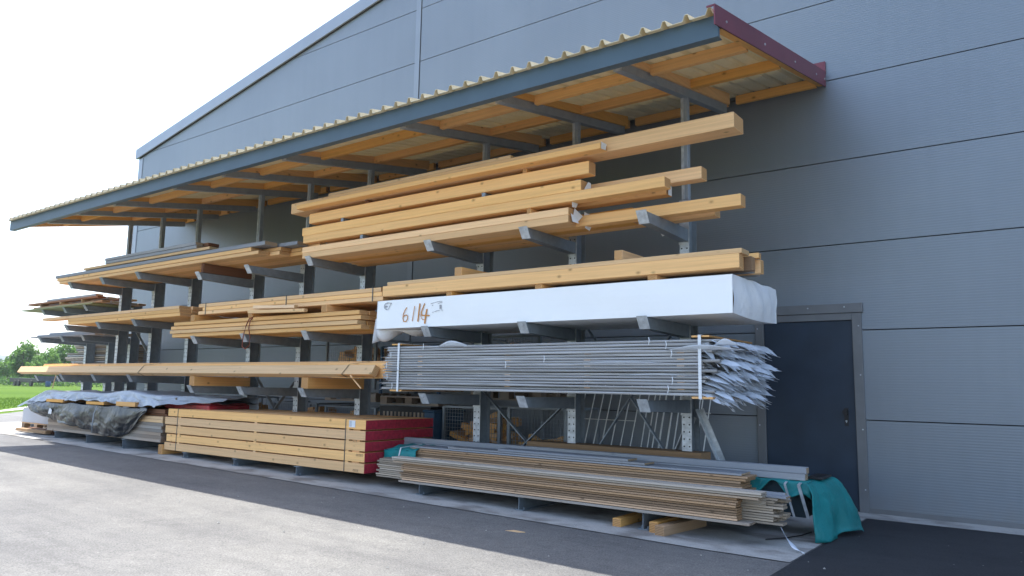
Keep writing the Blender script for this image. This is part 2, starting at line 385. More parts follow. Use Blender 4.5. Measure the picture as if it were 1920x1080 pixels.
# grass blades by the yard edge, where the meadow is nearest
g = MB(); R_ = rng(4)
for i in range(9000):
    x = R_.uniform(-46, -26.8); y = R_.uniform(-2, 9)
    if y < (-27.1-x)*.8-2.5 and x > -31: pass
    if x > -33.5 and y < 4.2 and (x > -28.2-(y+1)*1.0): continue
    h = R_.uniform(.05, .15); a = R_.uniform(0, 6.28); w = .012
    dx, dy = math.cos(a)*w, math.sin(a)*w; lx, ly = R_.uniform(-.05,.05), R_.uniform(-.05,.05)
    g.add([(x-dx,y-dy,.17), (x+dx,y+dy,.17), (x+lx,y+ly,.18+h)], [(0,1,2)])
tag(g.build('grass', leafmat('grass_blade', (.045,.095,.008), (.08,.15,.015))), 'fresh green meadow grass along the far yard edge', 'grass', kind='stuff')

# hills
h = MB(); R_ = rng(8)
def hillridge(px0, px1, depth, tops, seed):
    n = 60; m_ = MB(); R2 = rng(seed)
    for k in range(2): pass
    rows = []
    for j, (dd, fac) in enumerate([(0, 0), (60, .55), (160, .9), (300, 1), (520, .5), (700, 0)]):
        row = []
        for i in range(n+1):
            px = px0+(px1-px0)*i/n
            P = ray(px, 691, depth+dd)
            t_ = i/n*(len(tops)-1); a = int(min(t_, len(tops)-2)); hh = tops[a]+(tops[a+1]-tops[a])*(t_-a)
            row.append((P.x, P.y, .1+fac*(hh+R2.uniform(-.03,.03)*hh)*(1 if 0 < j < 5 else 0)))
        rows.append(row)
    vs = [p for r_ in rows for p in r_]; w = n+1
    m_.add(vs, [(j*w+i, j*w+i+1, (j+1)*w+i+1, (j+1)*w+i) for j in range(len(rows)-1) for i in range(n)])
    return m_
tag(hillridge(-500, 420, 1500, [60,75,62,60,70,66,62,60,52,34,24,30,26,20,16], 3).build('hills', HILL, smooth=True), kind='structure')

# ------------------------------------------------------------------ trees
def tree(px, pyt, depth, wpx, label, seed, leaf=LEAF, grp='trees beyond the meadow', dens=1.0):
    b = ray(px, 691, depth); b.z = .18
    top = ray(px, pyt, depth).z; H = top-b.z; wr = wpx/F*depth/2
    R2 = rng(seed)
    t_ = thing('tree', label, 'tree', grp, (b.x, b.y, b.z))
    tr = MB(); tr.tube([(0,0,-.1), (.05,.0,H*.3), (.0,.08,H*.62), (0,0,H*.9)], [H*.035, H*.027, H*.016, H*.005], 7)
    for k in range(9):
        a = R2.uniform(0, 6.28); z0 = H*R2.uniform(.2,.6); l = wr*R2.uniform(.5,.85)
        tr.tube([(0,0,z0), (math.cos(a)*l*.5, math.sin(a)*l*.5, z0+H*.1), (math.cos(a)*l, math.sin(a)*l, z0+H*.2)], [H*.013, H*.009, H*.003], 5)
    tr.build('trunk', BARK, t_)
    cr = MB(); NLF = int(5200*dens); c_ = 0
    while c_ < NLF:
        v = Vector((R2.uniform(-1,1), R2.uniform(-1,1), R2.uniform(-1,1)))
        # egg shaped crown whose edge is pushed in and out by noise, thinner inside the dents
        ang = noise.noise(v.normalized()*2.1+Vector((seed*3.1,0,0)))*.34+noise.noise(v.normalized()*5+Vector((0,seed,0)))*.2
        rl = .86+ang
        wz = 1.0 if v.z < 0 else 1.0-.25*v.z
        d = Vector((v.x/wz, v.y/wz, v.z)).length
        if d > rl or (d < rl*.55 and R2.random() < .7): continue
        if noise.noise(v*3.3+Vector((seed,1,2))) < -.22: continue
        c_ += 1
        c = Vector((v.x*wr, v.y*wr, H*(.53+.49*v.z))); s = H*R2.uniform(.016,.032)
        n = Vector((R2.gauss(0,1), R2.gauss(0,1), R2.gauss(.6,1))).normalized()
        a = n.orthogonal().normalized()*s; dd = n.cross(a)
        cr.add([c-a, c-dd*.7, c+a, c+dd*.7], [(0,1,2,3)])
    cr.build('crown', leaf, t_)
    return t_
for i, (px, py, dp, w, lb, lf) in enumerate([
    (46, 638, 118, 56, 'round bright green tree standing alone left of the rack', LEAF),
    (16, 668, 125, 44, 'low wide green tree at the left edge of the picture', LEAF),
    (-14, 662, 130, 40, 'tree cut by the left frame edge', LEAFD),
    (70, 668, 112, 44, 'low bush filling the gap between the two tallest trees', LEAF),
    (88, 654, 116, 54, 'broad bright green tree right of the lone round tree', LEAF),
    (116, 638, 120, 62, 'tall bright green tree just above the sunlit beam end', LEAF),
    (146, 640, 150, 50, 'tree seen behind the first left outer column', LEAFD),
    (190, 645, 150, 60, 'tree seen between the two left outer columns', LEAFD),
    (232, 648, 150, 50, 'tree hidden mostly by the warehouse corner', LEAFD)]):
    tree(px, py, dp, w, lb, 20+i, lf)
bsh = MB(); R_ = rng(77)
for i in range(2600):
    P = ray(R_.uniform(-60, 250), 691, R_.uniform(104, 109)); s = .16
    c = Vector((P.x, P.y, R_.uniform(.2, 1.15)+.3*math.sin(P.x*.6))); n = Vector((R_.gauss(0,1), R_.gauss(0,1), R_.gauss(0,1))).normalized()
    a = n.orthogonal().normalized()*s; d = n.cross(a); bsh.add([c-a, c-d*.7, c+a, c+d*.7], [(0,1,2,3)])
tag(bsh.build('hedge', LEAFD), 'low dark hedge below the far trees', 'hedge')

# ------------------------------------------------------------------ warehouse
XL, XP, XR = -18.72, -1.5, 15.7
def ztop(x): return 7.16+.178*(x-XL) if x < XP else 7.16+.178*(XP-XL)-.178*(x-XP)
wh = thing('warehouse', 'long grey metal clad warehouse with a gable roof and ribbed panels', 'building')
DX0, DX1, DZ = -3.02, -1.84, 2.24       # door opening incl. frame
DLX0, DLX1, DLZ = -18.15, -17.2, 2.25
w = MB()
def panel(x0, x1, z0, z1):
    """one horizontal panel row clipped under the gable"""
    if ztop(x1)-.02 <= z0+.01 and ztop(x0)-.02 <= z0+.01: return
    if x0 < XP and ztop(x0)-.02 < z0: x0 = min(x1-.01, XL+(z0+.02-7.16)/.178)
    if x1 > XP and ztop(x1)-.02 < z0: x1 = max(x0+.01, XP+(ztop(XP)-.02-z0)/.178)
    pts = [(x0, z0), (x1, z0)]
    xs = sorted({x0, x1, min(max(XP, x0), x1)}, reverse=True)
    top = []
    for x in xs: top.append((x, min(z1, ztop(x)-.02)))
    if min(p[1] for p in top) < z1-1e-6 or True:
        # add crossing points
        out = []
        for a, b in zip(top, top[1:]):
            out.append(a)
            za, zb = ztop(a[0])-.02, ztop(b[0])-.02
            if (za-z1)*(zb-z1) < 0:
                xc = a[0]+(b[0]-a[0])*(z1-za)/(zb-za); out.append((xc, z1))
        out.append(top[-1]); top = out
    if max(p[1] for p in top) <= z0+.01: return
    poly = [p for p in pts+top]
    # clip polygon to z>=z0
    res = []
    for i in range(len(poly)):
        a, b = poly[i], poly[(i+1) % len(poly)]
        if a[1] >= z0-1e-6: res.append(a)
        if (a[1]-z0)*(b[1]-z0) < -1e-9:
            t_ = (z0-a[1])/(b[1]-a[1]); res.append((a[0]+(b[0]-a[0])*t_, z0))
    cl = []
    for p in res:
        if not cl or (abs(p[0]-cl[-1][0])+abs(p[1]-cl[-1][1]) > 1e-4): cl.append(p)
    if len(cl) > 2 and abs(cl[0][0]-cl[-1][0])+abs(cl[0][1]-cl[-1][1]) < 1e-4: cl.pop()
    if len(cl) < 3: return
    w.prism(cl, 'y', 0, .06)
J = [-.06]+[1.004+k for k in range(0, 11)]
GAP = .006
for k in range(len(J)-1):
    z0, z1 = J[k]+(GAP if k else 0), J[k+1]-GAP
    for (a, b) in ((XL+.02, -8.93), (-8.89, XR-.02)):
        if k <= 1 and b > 0:
            if k == 0 or True:
                panel(a, DX0, z0, z1); panel(DX1, b, z0, z1)
        elif k <= 1:
            panel(a, DLX0, z0, z1); panel(DLX1, b, z0, z1)
        elif k == 2 and b > 0:
            panel(a, DX0, z0, z1); panel(DX0+.0, DX1, max(z0, DZ), z1); panel(DX1, b, z0, z1)
        elif k == 2:
            panel(a, DLX0, z0, z1); panel(DLX0, DLX1, DLZ, z1); panel(DLX1, b, z0, z1)
        else:
            panel(a, b, z0, z1)
w.build('wall', WALL, wh)
bk = MB()
bk.prism([(XL, -.1), (XR, -.1), (XR, ztop(XR)-.03), (XP, ztop(XP)-.03), (XL, ztop(XL)-.03)], 'y', .1, .25)
bk.build('wall_core', JOINT, wh)
sd_ = MB(); sd_.box(XL, XL+.1, .25, 24, -.1, 7.12); sd_.box(XR-.1, XR, .25, 24, -.1, 7.12)
sd_.prism([(XL, -.1), (XR, -.1), (XR, ztop(XR)-.03), (XP, ztop(XP)-.03), (XL, ztop(XL)-.03)], 'y', 24, 24.1)
sd_.build('side_wall', WALL, wh)
rf = MB()
for (a, b) in ((XL-.12, XP), (XP, XR+.12)):
    za, zb = ztop(a), ztop(b)
    rf.add([(a,.002,za-.018), (b,.002,zb-.018), (b,24.2,zb-.018), (a,24.2,za-.018), (a,.002,za+.018), (b,.002,zb+.018), (b,24.2,zb+.018), (a,24.2,za+.018)],
           [(0,3,2,1), (4,5,6,7), (0,1,5,4), (2,3,7,6), (1,2,6,5), (0,4,7,3)])
rf.build('roof', TRIM, wh)
tm = MB()
for (a, b) in ((XL-.1, XP), (XP+.003, XR+.1)):
    za, zb = ztop(a), ztop(b)
    prof = [(a, za-.235), (b, zb-.235), (b, zb+.02), (a, za+.02)]
    tm.prism(prof, 'y', -.06, -.002)
tm.box(XL-.12, XL-.1, -.06, .3, ztop(XL)-.235, ztop(XL))
tm.build('verge_trim', TRIM, wh)
jl = MB()
for (a, b) in ((XL+.02, XP-.01), (XP+.01, XR-.02)):
    jl.prism([(a, ztop(a)-.252), (b, ztop(b)-.252), (b, ztop(b)-.236), (a, ztop(a)-.236)], 'y', -.03, -.003)
each(jl, 'painted_shadow_line', JOINT, wh)  # dark strip standing in for the shadow under the verge trim
ct = MB(); ct.box(XL-.012, XL+.17, -.012, -.001, .02, ztop(XL)-.255); ct.box(XL-.014, XL-.001, -.012, .2, .02, 7.0)
ct.build('corner_trim', TRIM, wh)
cs = MB(); cs.box(-9.01, -8.895, -.012, -.001, .03, ztop(-9)-.255); cs.build('cover_strip', plain('cover_strip_grey', (.245,.275,.31), .42, .35, .05, 2), wh)
cs = MB(); cs.box(-8.893, -8.882, -.004, -.001, .03, ztop(-9)-.255); cs.build('joint_line', JOINT, wh)
sk_ = MB(); sk_.box(DX1, 14, -.006, -.001, -.02, .055); sk_.box(XL, DX0, -.006, -.001, .0, .055); sk_.build('base_flashing', FRAMEG, wh)
# right door
dr = thing('x', '', '')
bpy.data.objects.remove(dr)
fr = MB()
fr.box(DX1-.09, DX1+.01, -.03, .05, .0, 2.20); fr.box(DX0-.01, DX0+.09, -.03, .05, .0, 2.20)
fr.box(DX0+.09, DX1-.09, -.029, .05, 2.12, 2.20)
fr.box(DX0-.03, DX1+.03, -.04, .0, 2.203, 2.31)
frm = fr.build('door_frame', FRAMEG, wh, bevel=.003)
sc_ = MB()
for z in (.25, .9, 1.5, 2.05): sc_.tube([(DX1-.02, -.036, z), (DX1-.02, -.03, z)], .008, 6); sc_.tube([(DX0+.02, -.036, z), (DX0+.02, -.03, z)], .008, 6)
for x in (-2.8, -2.4, -2.0): sc_.tube([(x, -.046, 2.27), (x, -.04, 2.27)], .008, 6)
each(sc_, 'screw', GALVL, frm)
dl = MB(); dl.box(DX0+.093, DX1-.093, -.004, .045, .015, 2.117)
door = dl.build('door', DOORM, wh, bevel=.003)
hd = MB(); hx = -2.03
hd.box(hx-.022, hx+.022, -.012, -.005, .93, 1.13); hd.tube([(hx, -.012, 1.085), (hx, -.05, 1.085)], .011, 8); hd.tube([(hx, -.052, 1.085), (hx, -.075, 1.085)], .028, 12)
hd.build('door_knob', BLACK, door, bevel=0)
hd = MB(); hd.tube([(hx, -.0125, .985), (hx, -.022, .985)], .010, 10); hd.box(hx-.004, hx+.004, -.021, -.0125, .965, .98); hd.build('lock_cylinder', GALVL, door)
# far left door
dl = MB(); dl.box(DLX0+.003, DLX1-.003, -.015, .05, zg(DLX0)+.02, DLZ-.003); d2 = dl.build('door', plain('light_blue_grey_door', (.19,.23,.28), .4, .2, .05), wh)
tag(d2, 'pale grey door near the left corner')
hd = MB(); hd.box(-18.0, -17.95, -.03, -.016, 1.05, 1.25); hd.tube([(-17.975,-.03,1.2), (-17.975,-.07,1.2), (-17.86,-.07,1.2)], .012, 6); hd.build('door_handle', BLACK, d2)
lv = MB()
for k in range(7): lv.box(DLX0+.15, DLX1-.15, -.022, -.016, 1.75+.055*k, 1.78+.055*k)
lv.build('louvre', FRAMEG, d2)

# ------------------------------------------------------------------ canopy
CX0, CX1 = -16.55, -2.12
def zs(y): return 5.05+.2*y            # underside of the sheeting
cn = thing('canopy', 'long lean-to canopy of cream corrugated sheets on timber and steel', 'canopy')
cols_A = [-3.24, -4.66, -6.08]; cols_B = [-8.33, -9.76, -11.10]; cols_C = [-13.05, -14.38, -15.70]
ALLC = cols_A+cols_B+cols_C
# corrugated sheet, closed strip with thickness
pitch = .2005; prof = []
x = CX0
R_ = rng(5)
while x < CX1-.01:
    prof += [(x, 0), (x+.118, 0), (x+.138, .054), (x+.162, .054), (x+.182, 0)]
    x += pitch
prof = [p for p in prof if p[0] <= CX1+.001]+[(CX1, 0)]
ny = 6; sh = MB()
ys = [-3.53+(-.004+3.53)*j/ny for j in range(ny+1)]
n = len(prof)
for side, off in ((0, .003), (1, .009)):
    sh.add([(px_, y_, zs(y_)+h_+off) for y_ in ys for (px_, h_) in prof],
           [(j*n+i, j*n+i+1, (j+1)*n+i+1, (j+1)*n+i) for j in range(ny) for i in range(n-1)])
b0 = n*(ny+1)
for i in range(n-1): sh.f.append((i, i+1, b0+i+1, b0+i)); sh.m.append(0)
sh.build('corrugated_sheet', SHEET, cn)
fs_ = MB(); fs_.box(CX0, CX1, -3.46, -3.42, 4.175, 4.362); fs_.box(CX0, CX1, -3.42, -3.40, 4.345, 4.360); fs_.box(CX0, CX1, -3.419, -3.37, 4.176, 4.182)
fs_.build('fascia', FASC, cn)
fe = MB()
fe.add([(CX1+.002,-3.55,zs(-3.55)-.10), (CX1+.002,-.02,zs(-.02)-.12), (CX1+.002,-.02,zs(-.02)+.075), (CX1+.002,-3.55,zs(-3.55)+.075),
        (CX1+.014,-3.55,zs(-3.55)-.10), (CX1+.014,-.02,zs(-.02)-.12), (CX1+.014,-.02,zs(-.02)+.075), (CX1+.014,-3.55,zs(-3.55)+.075)],
       [(0,1,2,3), (7,6,5,4), (0,4,5,1), (1,5,6,2), (2,6,7,3), (3,7,4,0)])
fe.box(CX1-.06, CX1+.001, -3.55, -3.54, zs(-3.55)+.060, zs(-3.55)+.075)
rb = fe.build('end_board', REDS, cn)
sc_ = MB()
for y in (-3.3, -2.3, -1.3, -.45, -.08): sc_.tube([(CX1+.012, y, zs(y)-.03), (CX1+.021, y, zs(y)-.03)], .011, 8)
each(sc_, 'screw', GALVL, rb)
fl = MB(); fl.box(CX0, CX1+.016, -.03, -.003, 5.10, 5.245); fl.build('wall_flashing', REDS, cn)
# timber purlins between rafters, rafters above steel arms
rxs = sorted(ALLC)
bays = [CX0+.09]+rxs+[CX1]
def slop(mb, x0, x1, ya, yb, zt, h):    # sloping member along y: zt(y) top
    mb.add([(x0,ya,zt(ya)-h), (x1,ya,zt(ya)-h), (x1,yb,zt(yb)-h), (x0,yb,zt(yb)-h), (x0,ya,zt(ya)), (x1,ya,zt(ya)), (x1,yb,zt(yb)), (x0,yb,zt(yb))],
           [(0,3,2,1), (4,5,6,7), (0,1,5,4), (1,2,6,5), (2,3,7,6), (3,0,4,7)])
def ymember(name, x0, x1, ya, yb, zt, h, m, parent):
    """timber running along y: built along local x then turned so the grain follows it"""
    L_ = yb-ya; mb = MB()
    a = [(0, -(x1-x0)/2), (L_, -(x1-x0)/2)]
    mb.add([(0,-(x1-x0)/2,zt(ya)-h), (L_,-(x1-x0)/2,zt(yb)-h), (L_,(x1-x0)/2,zt(yb)-h), (0,(x1-x0)/2,zt(ya)-h),
            (0,-(x1-x0)/2,zt(ya)), (L_,-(x1-x0)/2,zt(yb)), (L_,(x1-x0)/2,zt(yb)), (0,(x1-x0)/2,zt(ya))],
           [(0,3,2,1), (4,5,6,7), (0,1,5,4), (1,2,6,5), (2,3,7,6), (3,0,4,7)])
    o = mb.build(name, m, parent, bevel=.003)
    o.rotation_euler = (0,0,math.pi/2); o.location = ((x0+x1)/2, ya, 0)
    return o
def za_(y): return 4.395+.161*(y+3.08)     # top of the sloping steel arm
def rafter(x):
    ya, yb = -3.37, -.33; L_ = yb-ya; mb = MB(); hw = .045
    ba, bb = min(za_(ya)+.002, zs(ya)-.05), za_(yb)+.002
    mb.add([(0,-hw,ba), (L_,-hw,bb), (L_,hw,bb), (0,hw,ba), (0,-hw,zs(ya)-.001), (L_,-hw,zs(yb)-.001), (L_,hw,zs(yb)-.001), (0,hw,zs(ya)-.001)],
           [(0,3,2,1), (4,5,6,7), (0,1,5,4), (1,2,6,5), (2,3,7,6), (3,0,4,7)])
    o = mb.build('rafter', WARM, cn, bevel=.002); o.rotation_euler = (0,0,math.pi/2); o.location = (x+.025, ya, 0)
for x in rxs:
    rafter(x)
ymember('rafter', CX1-.075, CX1-.001, -3.36, -.02, zs, .10, WARM, cn)
ymember('rafter', CX0+.002, CX0+.09, -3.36, -.30, zs, .12, WARM, cn)
for k in range(len(bays)-1):
    a = bays[k]+(.068 if k else .003); b = bays[k+1]-(.038 if k < len(bays)-2 else .078)
    for y in (-2.55, -1.55, -.12):
        m_ = MB(); m_.box(a, b, y, y+.06, zs(y)-.108, zs(y)-.002)
        m_.build('purlin', WARM, cn, bevel=.003, origin=((a+b)/2, y, zs(y)))
for x in ALLC:
    m_ = MB()
    slop(m_, x-.04, x+.04, -3.10, -.36, za_, .008); slop(m_, x-.04, x+.04, -3.10, -.36, lambda y: za_(y)-.097, .008)
    slop(m_, x-.040, x-.034, -3.10, -.36, lambda y: za_(y)-.008, .089); slop(m_, x+.034, x+.040, -3.10, -.36, lambda y: za_(y)-.008, .089)
    sa = m_.build('steel_arm', GALVC, cn)
    m_ = MB(); m_.box(x-.043, x+.043, -3.108, -3.101, za_(-3.1)-.108, za_(-3.1)+.002); m_.build('end_cap', GALVL, sa)
    m_ = MB(); m_.box(x-.04, x+.03, -1.56, -1.49, 3.36, za_(-1.5)-.107)
    po = m_.build('post', GALVC, cn, bevel=.004)
    m_ = MB(); m_.box(x-.045, x-.0405, -1.564, -1.50, 3.36, za_(-1.5)-.112); m_.box(x-.04, x-.012, -1.566, -1.561, 3.36, za_(-1.5)-.112); m_.build('post_flange', GALVL, po)

# ------------------------------------------------------------------ cantilever racks
def ibeam_z(mb, x, y0, y1, z0, z1, fw_=.11, mi=0):
    mb.box(x-fw_/2, x+fw_/2, y0, y0+.009, z0, z1, mi); mb.box(x-fw_/2, x+fw_/2, y1-.009, y1, z0, z1, mi)
    mb.box(x-.004, x+.004, y0+.009, y1-.009, z0, z1, mi)
def make_rack(label, xs, ytip, arms, ztopc, base_top, braces=()):
    ycol = ytip+1.02
    rk = thing('cantilever_rack', label, 'rack', 'steel cantilever racks along the wall', (0,0,0))
    for x in xs:
        m_ = MB(); z0 = zg(x)+.006
        ibeam_z(m_, x, ycol, ycol+.2, z0, ztopc)
        m_.box(x-.054, x+.054, ycol-.004, ycol-.0005, z0+.16, ztopc-.01, 1)
        k = z0+.25
        while k < ztopc-.05:
            for dx in (-.03, .03): m_.tube([(x+dx, ycol-.0065, k), (x+dx, ycol-.0035, k)], .0085, 8, 2)
            k += .075
        co = m_.build('column', [GALV, GALVL, DARKH], rk)
        b = MB(); bt = base_top
        b.box(x-.055, x+.055, ytip, ycol-.01, z0+.0, z0+.009); b.box(x-.055, x+.055, ytip, ycol-.01, bt-.009, bt); b.box(x-.004, x+.004, ytip, ycol-.01, z0+.009, bt-.009)
        b.tube([(x-.03, ytip+.05, z0+.009), (x-.03, ytip+.05, z0+.03)], .012, 6); b.tube([(x+.03, ytip+.05, z0+.009), (x+.03, ytip+.05, z0+.03)], .012, 6)
        b.build('base_beam', STEELD, rk)
        for za in arms:
            a = MB(); H = .115; y1 = ycol-.008
            # top flange, bottom flange (slightly rising to the tip), web, tip plate
            a.box(x-.05, x+.05, ytip+.01, y1, za-.008, za)
            a.add([(x-.05,ytip+.07,za-.105), (x+.05,ytip+.07,za-.105), (x+.05,y1,za-.135), (x-.05,y1,za-.135), (x-.05,ytip+.07,za-.097), (x+.05,ytip+.07,za-.097), (x+.05,y1,za-.127), (x-.05,y1,za-.127)],
                  [(0,3,2,1), (4,5,6,7), (0,1,5,4), (1,2,6,5), (2,3,7,6), (3,0,4,7)])
            for xo in (-.048, .044):
                a.add([(x+xo,ytip+.02,za-.008), (x+xo,ytip+.07,za-.10), (x+xo,y1,za-.13), (x+xo,y1,za-.008), (x+xo+.004,ytip+.02,za-.008), (x+xo+.004,ytip+.07,za-.10), (x+xo+.004,y1,za-.13), (x+xo+.004,y1,za-.008)],
                      [(0,1,2,3), (7,6,5,4), (0,4,5,1), (1,5,6,2), (3,7,4,0), (2,6,7,3)])
            arm = a.build('arm', GALV, rk)
            tp = MB(); tp.add([(x-.055,ytip-.012,za+.012), (x+.055,ytip-.012,za+.012), (x+.055,ytip+.062,za-.11), (x-.055,ytip+.062,za-.11),
                               (x-.055,ytip-.002,za+.012), (x+.055,ytip-.002,za+.012), (x+.055,ytip+.072,za-.11), (x-.055,ytip+.072,za-.11)],
                              [(0,1,2,3), (7,6,5,4), (0,4,5,1), (1,5,6,2), (2,6,7,3), (3,7,4,0)])
            tp.tube([(x+.02,ytip+.0,za-.03),(x+.02,ytip-.008,za-.035)], .006, 6)
            tp.build('tip_plate', GALVL if xs[0] > -12 else GALV, arm)  # darker steel on the left racks puts their shade into the colour
            pl = MB(); pl.box(x-.06, x+.06, ycol-.014, ycol-.0065, za-.16, za+.03); pl.build('bracket_plate', GALVL, arm)
    for (a, za, b, zb) in braces:
        m_ = MB(); m_.bar((a, ycol+.11, za), (b, ycol+.11, zb), .012, .055, upv=(0,1,0)); m_.build('brace', GALV, rk)
    return rk
rkA = make_rack('steel cantilever rack at the right end carrying the white and grey packs', cols_A, -2.63, [1.195, 1.985, 3.02], 3.36, .172, [(-4.66,.22,-3.24,2.2), (-3.24,.22,-4.66,2.2), (-6.08,-.0+.02,-4.66,1.25), (-4.66,.02,-6.08,1.25)])
rkB = make_rack('middle steel cantilever rack above the red ended timber pack', cols_B, -2.63, [1.225, 2.0, 3.03], 3.34, .20, [(-11.1,.25,-9.76,1.5), (-9.76,.25,-11.1,1.5)])
rkC = make_rack('left steel cantilever rack above the tarpaulin covered stack', cols_C, -2.63, [1.38, 2.345, 3.18], 3.34, .30, [(-15.6,2.65,-14.45,1.7), (-13.05,1.05,-12.6,1.4)])
rkD = make_rack('outer steel cantilever rack beyond the canopy, holding weathered boards', [-16.75, -17.75, -18.85], -1.86, [1.35, 2.22, 2.86], 3.0, .35)
# splayed angle braces at the outer right column
for (p, q) in (((-3.27,-1.46,1.02), (-3.74,-1.40,.02)), ((-3.19,-1.46,1.10), (-2.76,-1.38,.02))):
    m_ = MB(); m_.bar(p, q, .008, .085, upv=(0,1,0)); m_.bar((p[0]+.03,p[1]+.03,p[2]), (q[0]+.03,q[1]+.03,q[2]), .07, .008, upv=(0,1,0))
    tag(m_.build('angle_brace', GALVL, rkA))

# ------------------------------------------------------------------ timber
def beam(label, x0, x1, y0, d, z0, h, m=SPRUCE, grp=None, name='beam', cat='beam', tilt=0, yaw=0, seed=0):
    o_ = ((x0+x1)/2, y0+d/2, z0+h/2); L_ = x1-x0; mb = MB()
    R2 = rng(int(abs(x0*131+z0*977+y0*53)*10)); k = 8; bow = R2.uniform(-.004, .004)
    vs = []; fs = []
    for i in range(k+1):
        x = -L_/2+L_*i/k; b = bow*(1-(2*i/k-1)**2)
        vs += [(x,-d/2+b,-h/2), (x,d/2+b,-h/2), (x,d/2+b,h/2), (x,-d/2+b,h/2)]
    for i in range(k):
        for q in range(4): fs.append((i*4+q, i*4+(q+1) % 4, (i+1)*4+(q+1) % 4, (i+1)*4+q))
    fs += [(3,2,1,0), (k*4,k*4+1,k*4+2,k*4+3)]
    mb.add(vs, fs)
    o = mb.build(name, m, bevel=min(.004, h*.07))
    o.location = o_; o.rotation_euler = (0, tilt, yaw)
    return tag(o, label, cat, grp)
def bearer(label, x, w_, ya, yb, z0, h, m=WARM, grp='cross bearers', name='bearer', cat='bearer', yaw=0):
    mb = MB(); L_ = yb-ya
    mb.box(-L_/2, L_/2, -w_/2, w_/2, -h/2, h/2)
    o = mb.build(name, m, bevel=.003); o.location = (x, (ya+yb)/2, z0+h/2); o.rotation_euler = (0, 0, math.pi/2+yaw)
    return tag(o, label, cat, grp)
GA = 'long spruce beams stacked on the top right arms'
Y = -2.6
# --- A, upper tier, layer 1
beam('upper front spruce beam of the bottom pair on the top right arms', -8.50, -4.10, Y, .12, 3.104, .078, SPRUCE, GA)
beam('lower front spruce beam lying directly on the top right arm tips', -8.49, -4.10, Y, .12, 3.022, .08, SPRUCE, GA)
for k, (zz, lb) in enumerate([(3.104, 'upper'), (3.022, 'lower')]):
    beam(lb+' second row spruce beam with paper tags on its cut end', -8.46, -4.13-.02*k, Y+.124, .12, zz, .079, SPRUCE, GA)
beam('long pale beam reaching furthest right on the top right arms', -8.3, X(1389, -2.35, 3.08), -2.352, .13, 3.022, .115, SPRUCE, GA)
beam('brown topped beam ending behind the top arm of the right column', -8.3, -3.55, -2.215, .13, 3.022, .165, WARM, GA)
beam('short ended beam tucked deep on the top right arms', -8.2, X(1350, -1.95, 3.03), -2.08, .14, 3.022, .09, SPRUCE, GA)
for k in range(2):
    beam('rear beam close to the columns on the top right arms', -8.2-.2*k, -4.6-.3*k, -1.93+.15*k, .14, 3.022, .10, SPRUCE, GA)
SP = 'small spacer blocks between the beam layers'
def spacer(label, px, z0, h, m=SPRUCE, d=.6, w_=.05):
    bearer(label, X(px, Y+.0, z0+h/2), w_, Y+.012, Y+d, z0, h, m, SP, 'spacer_block', 'spacer')
spacer('light wooden spacer below the long second layer near its middle', 990, 3.185, .055, WARM)
spacer('grey steel spacer on the bottom pair at the left end', 676, 3.185, .055, GALV)
# layer 2
beam('lower beam of the second layer ending with a chamfered cut', -8.49, X(1246, Y, 3.3), Y, .14, 3.242, .103, SPRUCE, GA)
beam('upper beam of the second layer with a paper tag on its end', -8.52, X(1089, Y, 3.4), Y, .13, 3.347, .112, SPRUCE, GA)
beam('rear beam of the second layer poking out past the others', -8.3, X(1315, -2.33, 3.42), -2.33, .14, 3.347, .125, SPRUCE, GA)
beam('resin stained beam behind the second layer with a taped end', -8.3, X(1249, -2.33, 3.28), -2.33, .14, 3.242, .100, WARM, GA)
beam('narrow inner beam of the second layer', -8.3, -4.3, -2.46, .12, 3.347, .112, SPRUCE, GA)
spacer('grey spacer left below the single beam layer', 640, 3.461, .048, GALV, .4)
spacer('grey spacer right below the single beam layer', 905, 3.461, .048, GALV, .4)
# layer 3
beam('single beam of the third layer ending left of the post', -8.38, X(1104, Y, 3.58), Y, .14, 3.51, .135, SPRUCE, GA)
beam('rear beam hidden behind the third layer', -8.3, -4.2, -2.44, .14, 3.51, .135, SPRUCE, GA)
spacer('red brown spacer under the topmost plank at its left', 685, 3.646, .053, REDBR, .5)
spacer('pale square spacer under the topmost plank at its right', 982, 3.646, .053, SPRUCE, .5)
# layer 4
beam('big square beam on the very top with its end under the canopy post', -8.8, X(1376, Y, 3.77), Y, .25, 3.70, .148, SPRUCE, GA, name='square_beam')
beam('flat plank overhanging in front of the big top beam', X(556, -2.74, 3.73), X(1126, -2.74, 3.73), -2.742, .14, 3.70, .058, SPRUCE, GA, name='plank', cat='plank')
beam('short thin lath lying on top of the big top beam', -8.0, X(957, Y, 3.87), Y+.004, .12, 3.849, .038, PALE, GA, name='plank', cat='plank')
# paper tags and wraps
def paper(label, pts, name='paper_tag', cat='paper tag', m=WHITEP, grp='paper tags on the beam ends'):
    mb = MB(); mb.add(pts, [tuple(range(len(pts)))]); o = mb.build(name, m, solid=.002)
    return tag(o, label, cat, grp)
xe = -4.085
paper('large white diamond paper tag on the front beam ends', [(xe,-2.50,3.19), (xe+.03,-2.38,3.12), (xe+.03,-2.47,3.05), (xe+.01,-2.54,3.10)])
paper('printed tag curling at the lower front beam end', [(xe,-2.57,3.12), (xe+.02,-2.50,3.09), (xe+.05,-2.49,3.02), (xe+.02,-2.57,3.03)])
paper('narrow tag on the rear beam end of the bottom pair', [(xe+.02,-2.33,3.18), (xe+.05,-2.25,3.16), (xe+.03,-2.29,3.09), (xe+.02,-2.34,3.09)])
paper('lowest tag hanging under the rear beam end', [(xe+.04,-2.33,3.04), (xe+.07,-2.24,3.06), (xe+.05,-2.27,2.98), (xe+.04,-2.35,3.0)])
x2 = X(1090, Y, 3.4)+.012
